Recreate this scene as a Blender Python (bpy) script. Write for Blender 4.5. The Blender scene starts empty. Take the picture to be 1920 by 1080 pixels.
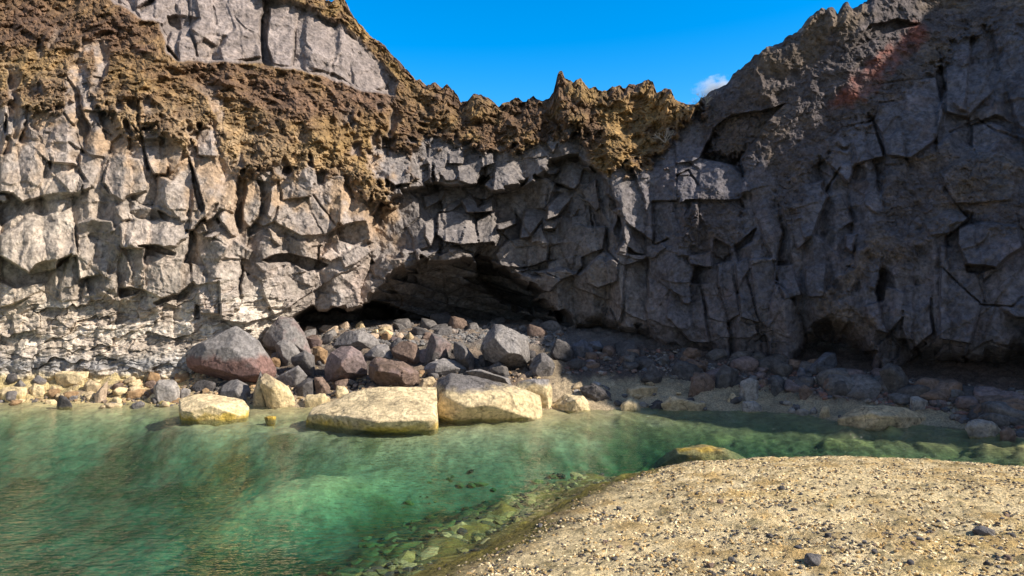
import bpy, bmesh, math, random
import numpy as np
from mathutils import Vector

# ------------------------------------------------------------------ constants
F = 1297.0                 # focal length in pixels of the 1920 px wide photograph
CAMZ = 2.3                 # eye height above the water
SUN_AZ, SUN_EL = math.radians(-18.0), math.radians(35.0)
rng = np.random.RandomState(7)
random.seed(7)
scene = bpy.context.scene
COL = scene.collection
f4 = np.float32

# ------------------------------------------------------------------ noise
def _h(ix, iy, iz, seed):
    with np.errstate(over='ignore'):
        n = (ix.astype(np.uint32) * np.uint32(374761393) + iy.astype(np.uint32) * np.uint32(668265263)
             + iz.astype(np.uint32) * np.uint32(2147483647) + np.uint32((seed * 974634777) & 0xffffffff))
        n = (n ^ (n >> np.uint32(13))) * np.uint32(1274126177)
        n = (n ^ (n >> np.uint32(15))) * np.uint32(2246822519)
        n = n ^ (n >> np.uint32(16))
    return n

def _r(ix, iy, iz, seed):
    return (_h(ix, iy, iz, seed) & np.uint32(0xffffff)).astype(f4) / f4(0xffffff)

def vnoise(x, y, z, seed=0):
    x = np.asarray(x, f4); y = np.asarray(y, f4); z = np.asarray(z, f4)
    x, y, z = np.broadcast_arrays(x, y, z)
    ix = np.floor(x).astype(np.int32); iy = np.floor(y).astype(np.int32); iz = np.floor(z).astype(np.int32)
    fx = x - ix; fy = y - iy; fz = z - iz
    def s(t): return t * t * t * (t * (t * 6 - 15) + 10)
    ux, uy, uz = s(fx), s(fy), s(fz)
    def g(dx, dy, dz):
        h = _h(ix + dx, iy + dy, iz + dz, seed)
        a = ((h & np.uint32(1023)).astype(f4) / 511.5 - 1)
        b = (((h >> np.uint32(10)) & np.uint32(1023)).astype(f4) / 511.5 - 1)
        c = (((h >> np.uint32(20)) & np.uint32(1023)).astype(f4) / 511.5 - 1)
        return a * (fx - dx) + b * (fy - dy) + c * (fz - dz)
    def L(a, b, t): return a + (b - a) * t
    return L(L(L(g(0,0,0), g(1,0,0), ux), L(g(0,1,0), g(1,1,0), ux), uy),
             L(L(g(0,0,1), g(1,0,1), ux), L(g(0,1,1), g(1,1,1), ux), uy), uz) * f4(1.3)

def fbm(x, y, z, octv=4, seed=0, ridged=False):
    t = 0; a = 1.0; s = 1.0
    for k in range(octv):
        n = vnoise(x * s, y * s, z * s, seed + k)
        if ridged: n = 1 - 2 * np.abs(n)
        t = t + a * n; a *= .5; s *= 2.03
    return t

def cells(x, y, seed=0, jit=.9):
    """2-D cellular: F1, F2, seed position, id randoms"""
    x = np.asarray(x, f4); y = np.asarray(y, f4)
    ix = np.floor(x).astype(np.int32); iy = np.floor(y).astype(np.int32)
    zz = np.zeros_like(ix)
    F1 = np.full(x.shape, 9, f4); F2 = F1.copy()
    cx = np.zeros_like(x); cy = np.zeros_like(x); jx = zz.copy(); jy = zz.copy()
    for dx in (-1, 0, 1):
        for dy in (-1, 0, 1):
            kx = ix + dx; ky = iy + dy
            sx = kx + .5 + (_r(kx, ky, zz, seed) - .5) * jit
            sy = ky + .5 + (_r(kx, ky, zz + 1, seed) - .5) * jit
            d = np.hypot(x - sx, y - sy)
            m = d < F1
            F2 = np.where(m, F1, np.minimum(F2, d))
            F1 = np.where(m, d, F1)
            cx = np.where(m, sx, cx); cy = np.where(m, sy, cy)
            jx = np.where(m, kx, jx); jy = np.where(m, ky, jy)
    r = [_r(jx, jy, zz + 7 + k, seed) for k in range(4)]
    return F1, F2, cx, cy, r

def sstep(a, b, x):
    t = np.clip((x - a) / (b - a), 0, 1)
    return t * t * (3 - 2 * t)

def inside(poly, x, y):
    res = np.zeros(x.shape, bool)
    n = len(poly)
    for i in range(n):
        x0, y0 = poly[i]; x1, y1 = poly[(i + 1) % n]
        if y0 == y1: continue
        c = (y0 > y) != (y1 > y)
        res ^= c & (x < (x1 - x0) * (y - y0) / (y1 - y0) + x0)
    return res

def pdist(poly, x, y, closed=True):
    d = np.full(x.shape, 1e9, f4)
    n = len(poly)
    for i in range(n if closed else n - 1):
        x0, y0 = poly[i]; x1, y1 = poly[(i + 1) % n]
        ex, ey = x1 - x0, y1 - y0
        t = np.clip(((x - x0) * ex + (y - y0) * ey) / (ex * ex + ey * ey + 1e-9), 0, 1)
        d = np.minimum(d, np.hypot(x - x0 - t * ex, y - y0 - t * ey))
    return d

def sdist(poly, x, y):
    d = pdist(poly, x, y)
    return np.where(inside(poly, x, y), d, -d)

def soft(poly, x, y, w):
    return sstep(-w, w, sdist(poly, x, y))

ZT = dict(A=(0,0,2.7), B=(560,80,2.7), C=(1200,0,2.667), D=(0,350,2.7), E=(560,400,2.7), F=(1200,350,2.667),
          G=(200,580,4.364), H=(560,580,3.84), I=(1000,620,4.174), J=(1440,620,4.0), K=(0,560,4.5),
          L=(0,180,5.4), M=(300,250,4.155), N=(680,260,3.856), O=(1140,280,4.5), P=(0,0,1.0))
def tr(z, pts):
    ox, oy, s = ZT[z]
    return [(ox + p[0] / s, oy + p[1] / s) + tuple(p[2:]) for p in pts]

def wpt(px, py, Y):
    return ((px - 960) / F * Y, Y, CAMZ + (540 - py) / F * Y)

# ------------------------------------------------------------------ mesh helpers
def mesh_obj(name, V, FA, mat, cols=None, smooth=False, parent=None, loc=None):
    """V (n,3), FA (m,k) index array -> ONE mesh object"""
    V = np.asarray(V, f4)
    if loc is not None: V = V - np.asarray(loc, f4)
    FA = np.asarray(FA, np.int32)
    me = bpy.data.meshes.new(name)
    n, (m, k) = len(V), FA.shape
    me.vertices.add(n); me.vertices.foreach_set('co', V.ravel())
    me.loops.add(m * k); me.loops.foreach_set('vertex_index', FA.ravel())
    me.polygons.add(m)
    me.polygons.foreach_set('loop_start', np.arange(0, m * k, k, dtype=np.int32))
    me.polygons.foreach_set('loop_total', np.full(m, k, np.int32))
    me.polygons.foreach_set('use_smooth', np.full(m, smooth, bool))
    me.update(calc_edges=True)
    if cols is not None:
        a = me.attributes.new('col', 'FLOAT_COLOR', 'POINT')
        c = np.ones((n, 4), f4); c[:, :cols.shape[1]] = cols
        a.data.foreach_set('color', c.ravel())
    me.materials.append(mat)
    o = bpy.data.objects.new(name, me)
    COL.objects.link(o)
    if parent: o.parent = parent
    if loc is not None: o.location = [float(q) for q in loc]
    return o

def tag(o, label=None, cat=None, group=None, kind=None):
    if label: o['label'] = label
    if cat: o['category'] = cat
    if group: o['group'] = group
    if kind: o['kind'] = kind
    return o

def grid_faces(nr, nc):
    i = np.arange(nr * nc).reshape(nr, nc)
    return np.stack([i[:-1, :-1], i[:-1, 1:], i[1:, 1:], i[1:, :-1]], -1).reshape(-1, 4)

# ------------------------------------------------------------------ materials
def new_mat(name):
    m = bpy.data.materials.new(name); m.use_nodes = True
    nt = m.node_tree; nt.nodes.clear()
    out = nt.nodes.new('ShaderNodeOutputMaterial')
    return m, nt, out

def rock_mat(name, s1=14., s2=70., bump=.5, dist=.02, var=.55, rough=.9, dots=.35, crk=0.):
    m, nt, out = new_mat(name)
    N = nt.nodes.new; Lk = nt.links.new
    bs = N('ShaderNodeBsdfPrincipled'); bs.inputs['Roughness'].default_value = rough
    bs.inputs['Specular IOR Level'].default_value = .25
    at = N('ShaderNodeAttribute'); at.attribute_name = 'col'
    geo = N('ShaderNodeNewGeometry')
    n1 = N('ShaderNodeTexNoise'); n1.inputs['Scale'].default_value = s1; n1.inputs['Detail'].default_value = 6; n1.inputs['Roughness'].default_value = .65
    n2 = N('ShaderNodeTexNoise'); n2.inputs['Scale'].default_value = s2; n2.inputs['Detail'].default_value = 4; n2.inputs['Roughness'].default_value = .7
    n3 = N('ShaderNodeTexNoise'); n3.inputs['Scale'].default_value = 2.3; n3.inputs['Detail'].default_value = 5
    vo = N('ShaderNodeTexVoronoi'); vo.inputs['Scale'].default_value = s1 * 1.2
    for n in (n1, n2, n3, vo): Lk(geo.outputs['Position'], n.inputs['Vector'])
    r1 = N('ShaderNodeMapRange'); r1.inputs['From Min'].default_value = .3; r1.inputs['From Max'].default_value = .7
    r1.inputs['To Min'].default_value = 1 - var; r1.inputs['To Max'].default_value = 1 + var
    Lk(n1.outputs['Fac'], r1.inputs['Value'])
    r3 = N('ShaderNodeMapRange'); r3.inputs['From Min'].default_value = .3; r3.inputs['From Max'].default_value = .7
    r3.inputs['To Min'].default_value = .8; r3.inputs['To Max'].default_value = 1.2
    Lk(n3.outputs['Fac'], r3.inputs['Value'])
    rv = N('ShaderNodeMapRange'); rv.inputs['From Min'].default_value = .08; rv.inputs['From Max'].default_value = .22
    rv.inputs['To Min'].default_value = 1 - dots; rv.inputs['To Max'].default_value = 1
    Lk(vo.outputs['Distance'], rv.inputs['Value'])
    m1 = N('ShaderNodeMath'); m1.operation = 'MULTIPLY'; Lk(r1.outputs[0], m1.inputs[0]); Lk(r3.outputs[0], m1.inputs[1])
    m2 = N('ShaderNodeMath'); m2.operation = 'MULTIPLY'; Lk(m1.outputs[0], m2.inputs[0]); Lk(rv.outputs[0], m2.inputs[1])
    vm = N('ShaderNodeVectorMath'); vm.operation = 'SCALE'
    Lk(at.outputs['Color'], vm.inputs[0]); Lk(m2.outputs[0], vm.inputs['Scale'])
    Lk(vm.outputs[0], bs.inputs['Base Color'])
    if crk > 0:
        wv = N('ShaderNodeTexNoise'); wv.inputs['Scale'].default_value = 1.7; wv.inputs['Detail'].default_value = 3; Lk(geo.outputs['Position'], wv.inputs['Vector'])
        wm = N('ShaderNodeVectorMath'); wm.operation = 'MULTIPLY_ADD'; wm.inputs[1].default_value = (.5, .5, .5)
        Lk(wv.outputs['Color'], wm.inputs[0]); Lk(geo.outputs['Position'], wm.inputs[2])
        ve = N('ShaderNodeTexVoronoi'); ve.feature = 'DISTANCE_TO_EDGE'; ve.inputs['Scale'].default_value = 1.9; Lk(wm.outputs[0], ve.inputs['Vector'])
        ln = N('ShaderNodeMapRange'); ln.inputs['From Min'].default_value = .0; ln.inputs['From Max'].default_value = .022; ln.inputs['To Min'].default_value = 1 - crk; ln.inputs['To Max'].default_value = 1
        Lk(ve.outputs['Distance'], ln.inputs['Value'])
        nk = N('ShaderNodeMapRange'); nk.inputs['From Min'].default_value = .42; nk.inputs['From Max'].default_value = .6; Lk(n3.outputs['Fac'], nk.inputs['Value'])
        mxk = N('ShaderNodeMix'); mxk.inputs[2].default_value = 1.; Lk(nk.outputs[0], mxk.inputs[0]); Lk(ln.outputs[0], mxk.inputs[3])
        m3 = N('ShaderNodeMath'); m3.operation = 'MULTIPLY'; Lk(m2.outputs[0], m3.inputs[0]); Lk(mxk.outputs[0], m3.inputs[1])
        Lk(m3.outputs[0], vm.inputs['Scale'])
    ad = N('ShaderNodeMath'); ad.operation = 'MULTIPLY_ADD'; ad.inputs[1].default_value = .45
    Lk(n2.outputs['Fac'], ad.inputs[0]); Lk(n1.outputs['Fac'], ad.inputs[2])
    bp = N('ShaderNodeBump'); bp.inputs['Strength'].default_value = bump; bp.inputs['Distance'].default_value = dist
    Lk(ad.outputs[0], bp.inputs['Height']); Lk(bp.outputs[0], bs.inputs['Normal'])
    Lk(bs.outputs[0], out.inputs['Surface'])
    return m

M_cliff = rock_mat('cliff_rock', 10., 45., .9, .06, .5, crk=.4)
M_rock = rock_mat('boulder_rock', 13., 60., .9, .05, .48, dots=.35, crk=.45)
M_sand = rock_mat('gravel_sand', 34., 130., 1., .05, .6, dots=.5)
M_bed = rock_mat('pool_bed_rock', 8., 30., .5, .03, .35, dots=.3)

# ------------------------------------------------------------------ far shore, pool bed, gravel bank (heights)
SH_PX = [-1500, 0, 330, 400, 570, 700, 850, 1030, 1200, 1450, 1600, 1760, 1920, 2400, 4000]
SH_Y  = [14.2, 13.9, 13.9, 13.6, 13.3, 13.1, 13.0, 12.9, 13.2, 12.8, 11.9, 11.4, 10.5, 8.2, 4.5]
SL_PX = [-1500, 0, 300, 450, 600, 1000, 1300, 1920, 4000]
SL_V  = [.85, .8, .62, .42, .33, .33, .36, .38, .4]
BANK = [(790,1080,5.52),(880,1040,5.97),(975,988,6.65),(1045,940,7.45),(1150,895,8.4),(1300,868,9.1),(1500,858,9.38),(1650,860,9.3),(1800,870,9.04),(1920,882,8.72)]
BANKP = [((p-960)/F*Y, Y) for p, q, Y in BANK] + [(7.4,7.7),(9.5,6),(11,1),(11,-7),(-2.5,-7),(-2.2,2),(-1.5,4.4)]

def bank_sd(x, y):
    n = fbm(x*1.1, y*1.1, 0*x, 3, 51) * .16
    return sdist(BANKP, x, y) + n

def shore_z(x, y):
    px = 960 + F * x / np.maximum(y, 1.5)
    Ys = np.interp(px, SH_PX, SH_Y); sl = np.interp(px, SL_PX, SL_V)
    d = y - Ys + fbm(x*.9, y*.9, 0*x, 3, 61) * .22
    land = sl * d
    bed = -.95 * sstep(0, 3.8, -d)
    # a pale shoal under the water left of the middle, and a shallow shelf towards the right
    shoal = np.exp(-(((x + 2.9) * .8 + (y - 9.6) * .25) / 1.0) ** 2 - ((y - 9.6) - (x + 2.9) * .55) ** 2 / .5)
    bed = bed + .58 * shoal * sstep(.4, 2, -d)
    bed = bed + .22 * sstep(1.5, 6.5, x) * sstep(.8, 2.4, -d)
    # shallow rock shelf the pale slabs rest on
    for sx_, sy_, rx_, ry_ in ((-2.5, 11.7, 1.9, .95), (-5.3, 12.2, .9, .6), (-.4, 12.4, 1.5, .8)):
        ww = np.clip(1.7 * np.exp(-((x - sx_) / rx_) ** 2 - ((y - sy_) / ry_) ** 2), 0, 1)
        bed = bed + np.maximum(-.10 - bed, 0) * ww
    z = np.where(d > 0, land, bed)
    return np.where(z > 1.0, 1.0 + .38 * (1 - np.exp(-(z - 1.0) / .38)), z), d

def ground_z(x, y):
    """returns z, zone: 0 bed, 1 shore, 2 bank"""
    z, d = shore_z(x, y)
    sd = bank_sd(x, y)
    rise = .40 * (1 - np.exp(-np.maximum(sd, 0) / 1.3))
    shelf = .75 * sstep(2.2, .8, x)
    fall = -1.0 * (1 - np.exp(-np.maximum(-sd - shelf, 0) / 1.5)) - .17 * sstep(-.05, .45, -sd)
    bank = np.where(sd > 0, rise, fall)
    zz = np.where(sd > -3, np.maximum(z, bank), z)
    return zz, d, sd

def hit_ground(px, py):
    Y = np.linspace(4, 22, 1801)
    x = (px - 960) / F * Y; z = CAMZ + (540 - py) / F * Y
    g, d, sd = ground_z(x, Y)
    g = np.where(d > -1.2, np.maximum(g, -.12), g)
    k = np.argmax(z < g)
    return float(Y[k])

# ------------------------------------------------------------------ the cliff
# control columns: (px, [(py, Y) ...6 points base -> crest])
ctrl = [
 (-700, [(740,14.6),(640,14.6),(420,15),(120,17),(-120,19),(-330,20.5)]),
 (-250, [(706,14.55),(620,14.7),(430,14.9),(150,16.6),(-100,18.8),(-330,20.5)]),
 (0,    [(702,14.5),(610,14.65),(440,14.75),(200,15.8),(0,17.8),(-260,20.5)]),
 (200,  [(698,14.6),(610,14.75),(440,14.85),(230,15.6),(60,17.4),(-200,20.5)]),
 (400,  [(698,14.85),(600,14.95),(460,15.1),(280,15.9),(110,17.7),(-100,20.3)]),
 (560,  [(625,16.4),(560,16.0),(450,15.9),(320,16.3),(150,18.0),(-15,20.2)]),
 (700,  [(615,17.2),(560,16.8),(460,16.5),(340,16.9),(200,18.6),(78,20.4)]),
 (800,  [(612,18.0),(560,17.4),(460,17.0),(350,17.4),(260,18.4),(165,20.2)]),
 (900,  [(612,18.4),(560,17.7),(460,17.2),(350,17.6),(270,18.2),(190,19.4)]),
 (1000, [(622,18.2),(570,17.6),(480,17.2),(350,17.5),(275,18.1),(195,19.2)]),
 (1100, [(640,17.2),(580,16.9),(480,16.7),(340,17.0),(270,17.8),(165,18.9)]),
 (1200, [(650,16.3),(590,16.1),(480,16.2),(350,16.7),(270,17.6),(165,18.7)]),
 (1300, [(658,15.7),(600,15.5),(480,15.7),(350,16.2),(265,16.9),(198,17.4)]),
 (1400, [(668,15.0),(600,14.9),(480,15.1),(330,15.8),(220,16.2),(130,16.7)]),
 (1500, [(680,14.4),(600,14.3),(470,14.6),(300,15.4),(160,15.9),(55,16.4)]),
 (1640, [(695,13.6),(610,13.6),(460,13.9),(280,14.8),(110,15.6),(-5,16.2)]),
 (1800, [(710,12.9),(610,12.9),(450,13.3),(250,14.3),(30,15.8),(-150,17.2)]),
 (1920, [(725,12.2),(620,12.2),(450,12.6),(240,13.7),(-20,15.3),(-260,17.0)]),
 (2300, [(760,10.5),(640,10.5),(450,10.9),(200,12.1),(-100,13.6),(-420,15.2)]),
]
ccols = []   # (azimuth, world pts)
ccols.append([(-26,-6,.3),(-26.5,-6,2),(-27,-6,4),(-28,-6,7),(-29,-6,10),(-31,-6,13)])
ccols.append([(-21,6,.3),(-21.3,6.2,2),(-21.6,6.4,4),(-22.5,7,7),(-24,8,10),(-26,9,13)])
for px, L in ctrl: ccols.append([wpt(px, a, b) for a, b in L])
ccols.append([(13.7,8.6,.6),(13.8,8.6,1.8),(14.0,8.7,3.8),(14.4,8.9,6.2),(15.0,9.2,8.8),(15.8,9.5,11.0)])
ccols.append([(14.6,6.8,.6),(14.7,6.8,1.5),(14.9,7.0,2.9),(15.3,7.2,4.5),(15.9,7.5,6.1),(16.6,7.8,7.4)])
ccols.append([(15.8,4.6,.6),(15.9,4.6,1.2),(16.1,4.7,2.1),(16.5,5.0,3.0),(17.0,5.3,3.9),(17.6,5.6,4.6)])
ccols.append([(17,0,.6),(17.1,0,.9),(17.3,0,1.4),(17.8,.1,2.0),(18.4,.3,2.5),(19,.5,2.9)])
ccols.append([(18.5,-8,.6),(18.6,-8,.9),(18.8,-8,1.4),(19.1,-8,2.0),(19.5,-8,2.4),(20,-8,2.8)])
CC = np.array(ccols, float)
# foot below the ground, plateau behind the crest
base = CC[:, 0:1].copy(); rad = base[:, :, :2] / np.linalg.norm(base[:, :, :2], axis=2, keepdims=True)
foot = base.copy(); foot[:, :, 2] -= 1.2
top = CC[:, -1:].copy(); rt = top[:, :, :2] / np.linalg.norm(top[:, :, :2], axis=2, keepdims=True)
pl1 = top.copy(); pl1[:, :, :2] += rt * 1.6; pl1[:, :, 2] -= .25
pl2 = top.copy(); pl2[:, :, :2] += rt * 6; pl2[:, :, 2] -= .9
CC = np.concatenate([foot, CC, pl1, pl2], 1)        # k: 0 foot,1..6,7,8
def catmull(P, u):
    """P (n,...) sampled at float u in [0,n-1]"""
    n = len(P); i = np.clip(np.floor(u).astype(int), 0, n - 2); t = (u - i)
    g = lambda k: P[np.clip(k, 0, n - 1)]
    sh = (-1,) + (1,) * (P.ndim - 1); t = t.reshape(sh)
    a, b, c, d = g(i - 1), g(i), g(i + 1), g(i + 2)
    return .5 * (2 * b + (c - a) * t + (2 * a - 5 * b + 4 * c - d) * t ** 2 + (3 * b - a - 3 * c + d) * t ** 3)
# rows
rows = np.concatenate([np.linspace(0, 1, 24, endpoint=False), np.linspace(1, 6, 700, endpoint=False), np.linspace(6, 7, 50, endpoint=False), np.linspace(7, 8, 16)])
R = catmull(np.transpose(CC, (1, 0, 2)), rows)      # (nr, ncols, 3)
# columns: dense in the frame, coarse outside it
vis_px = np.arange(-60, 1982, 1.45)
px_of = np.array([c[0] for c in ctrl], float)
u_vis = 2 + np.interp(vis_px, px_of, np.arange(len(px_of)))
u_all = np.concatenate([np.linspace(0, u_vis[0], 90, endpoint=False), u_vis, np.linspace(u_vis[-1], len(CC) - 1, 170)[1:]])
G = np.transpose(catmull(np.transpose(R, (1, 0, 2)), u_all), (1, 0, 2))   # (nr, nc, 3)
nr, nc = G.shape[:2]
G = G.astype(f4)
PX = 960 + F * G[..., 0] / np.maximum(G[..., 1], 3.0)
# crest outline
CREST = [(-60,-330),(0,-260),(400,-100),(520,-40),(575,-12),(600,5),(622,9),(640,4),(655,26),(672,50),(690,72),(720,95),(745,121),(770,151),(785,158),(800,166),(815,162),(830,176),(838,168),(852,182),(865,201),(873,196),(880,190),(895,186),(908,190),(920,196),(935,206),(950,195),(985,194),(1000,192),(1018,199),(1030,194),(1037,185),(1041,168),(1047,145),(1053,143),(1060,157),(1075,166),(1082,160),(1090,157),(1097,168),(1105,175),(1140,180),(1150,174),(1160,171),(1172,176),(1180,168),(1192,172),(1200,168),(1215,161),(1224,166),(1231,186),(1242,180),(1258,177),(1266,196),(1285,201),(1310,198),(1320,192),(1335,182),(1360,170),(1368,160),(1375,151),(1395,136),(1415,117),(1440,98),(1452,89),(1466,88),(1474,79),(1490,68),(1503,58),(1510,45),(1519,33),(1527,29),(1541,25),(1549,34),(1555,22),(1563,20),(1571,33),(1580,19),(1590,15),(1600,24),(1625,15),(1640,-5),(1680,-40),(1800,-150),(1920,-260),(2000,-310)]
kc = np.searchsorted(rows, 6.0)
crest = G[kc]
want = np.interp(PX[kc], [c[0] for c in CREST], [c[1] for c in CREST])
have = 540 - (crest[:, 2] - CAMZ) * F / np.maximum(crest[:, 1], 3)
dz = (have - want) * crest[:, 1] / F
infr = sstep(-60, 0, PX[kc]) * (1 - sstep(1940, 1985, PX[kc])) * (crest[:, 1] > 4)
dz = np.where(infr > 0, dz * infr, 0)
w = sstep(4.6, 6.0, rows)
G[..., 2] += (w[:, None] * dz[None, :]).astype(f4)
PX = 960 + F * G[..., 0] / np.maximum(G[..., 1], 3.0)
PY = 540 - F * (G[..., 2] - CAMZ) / np.maximum(G[..., 1], 3.0)
off_frame = (G[..., 1] < 6) | (PX > 2600) | (PX < -900)
# developed coordinates for out of frame columns, so nothing stretches
run = np.concatenate([[0], np.cumsum(np.linalg.norm(np.diff(G[200], axis=0)[:, :2], axis=1))])
k0 = 90
PXd = np.broadcast_to(((run - run[k0]) * 85)[None, :], PX.shape)
left = np.arange(nc) < 90; right = np.arange(nc) >= 90 + len(vis_px)
PX[:, left] = PXd[:, left] - 60
PX[:, right] = 1982 + (PXd[:, right] - PXd[:, 90 + len(vis_px)][:, None])
PY[:, left | right] = 540 - (G[:, left | right, 2] - CAMZ) * 85
X3, Y3, Z3 = G[..., 0], G[..., 1], G[..., 2]

wx = PX + 7 * fbm(PX / 46, PY / 46, 0 * PX, 3, 3) + 1.6 * vnoise(PX / 7, PY / 7, 0 * PX, 5)
wy = PY + 7 * fbm(PX / 46, PY / 46, 0 * PX + 9, 3, 4) + 1.6 * vnoise(PX / 7, PY / 7, 0 * PX + 4, 6)
# ---- zones of rock (photo pixel coordinates on the rock face)
upcol = [(150,-300),(205,-5),(240,20),(262,32),(300,45),(312,100),(340,112),(420,112),(500,118),(560,130),(640,152),(700,172),(742,178),(748,152),(705,112),(668,72),(640,50),(600,30),(560,8),(480,-8),(430,-300)]
clink = [(-60,-340),(-60,185),(0,196),(60,212),(110,208),(118,180),(122,150),(140,118),(165,140),(178,205),(205,205),(228,250),(262,262),(268,240),(300,250),(345,285),(375,235),(400,240),(410,282),(445,325),(520,335),(590,318),(640,335),(690,372),(728,374),(732,345),(700,340),(690,300),(700,265),(760,280),(772,345),(776,265),(850,262),(930,285),(1000,268),(1060,250),(1088,230),(1090,270),(1110,300),(1140,322),(1200,318),(1240,290),(1262,255),(1320,200),(1330,150),(1200,60),(1000,60),(760,60),(650,-40),(480,-340)]
rightcl = [(1310,190),(1325,230),(1330,285),(1430,300),(1450,330),(1475,420),(1500,400),(1510,320),(1600,240),(1690,180),(1760,120),(1800,60),(1990,30),(1990,-400),(1600,-100),(1500,0),(1400,100)]
rubr = [(1660,330),(1720,290),(1800,280),(1930,300),(1930,420),(1860,430),(1830,400),(1770,400),(1740,440),(1690,470),(1650,420)]
rub2 = [(1560,560),(1640,500),(1700,500),(1740,430),(1680,400),(1640,420),(1600,500),(1530,570),(1560,640),(1640,660),(1640,600)]
rub3 = [(1280,400),(1330,350),(1380,380),(1390,450),(1340,470),(1270,460)]
cw = 10 * fbm(PX / 18, PY / 18, 0 * PX + 2, 3, 11)
m_up = soft(upcol, wx, wy, 4.)
m_cl = soft(clink, wx + 2.2 * cw, wy + 2.6 * cw + 14 * fbm(PX / 60, PY / 60, 0 * PX + 8, 2, 13), 9.) * (1 - m_up)
m_cl = m_cl * (1 - .9 * sstep(.12, .4, fbm(PX / 42, PY / 60, 0 * PX + 5, 3, 14)) * sstep(95, 30, pdist(clink[2:31], PX, PY, False)) * (PX < 1080))
m_rc = soft(rightcl, wx + 2 * cw, wy + 2 * cw, 16.)
m_rc = np.maximum(m_rc, np.maximum.reduce([soft(p, wx + cw, wy + cw, 14.) for p in (rubr, rub2, rub3)]) * .75)
m_low = sstep(520, 585, wy + 20 * vnoise(PX / 80, PY / 40, 0 * PX, 12)) * (1 - sstep(500, 600, PX)) # thin bedded rubble low on the left
clk = np.clip(m_cl + m_rc, 0, 1)
hard = 1 - np.clip(clk + .8 * m_low, 0, 1)

# ---- relief of the jointed basalt: large tilted blocks, then smaller chips
ang = .12 * np.sin(PX / 210) - .18 * sstep(1150, 1500, PX)
ax = wx * np.cos(ang) + wy * np.sin(ang); ay = -wx * np.sin(ang) + wy * np.cos(ang)
F1, F2, cx, cy, r = cells(ax / 56, ay / 190 + .35 * vnoise(np.floor(ax / 56), 0 * ax, 0 * ax + .5, 20), 21)
prism = np.abs(ax / 56 - cx)
d = .22 * (r[0] - .5) + .52 * (.25 - prism) + (r[1] - .5) * .8 * (ax / 56 - cx) + (r[2] - .35) * .6 * (ay / 190 - cy)
tone = .84 + .3 * r[3]
d -= .06 * (1 - sstep(0, .03, F2 - F1)) * (r[3] > .5)
F1, F2, cx, cy, r = cells(ax / 90 + 7, ay / 70 + 3, 27)
d += .10 * (r[0] - .5) + (r[1] - .5) * .22 * (ax / 90 + 7 - cx) + (r[2] - .3) * .30 * (ay / 70 + 3 - cy)
tone *= .9 + .2 * r[3]
F1, F2, cx, cy, q = cells(wx / 27 + 40, wy / 34, 22)
chipz = sstep(.05, .5, fbm(PX / 150, PY / 150, 0 * PX + 7, 2, 24))
d += chipz * (.12 * (q[0] - .5) + (q[1] - .5) * .36 * (wx / 27 + 40 - cx) + (q[2] - .6) * .3 * (wy / 34 - cy))
tone *= .88 + .26 * q[3]
d_proc = d * hard

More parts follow.
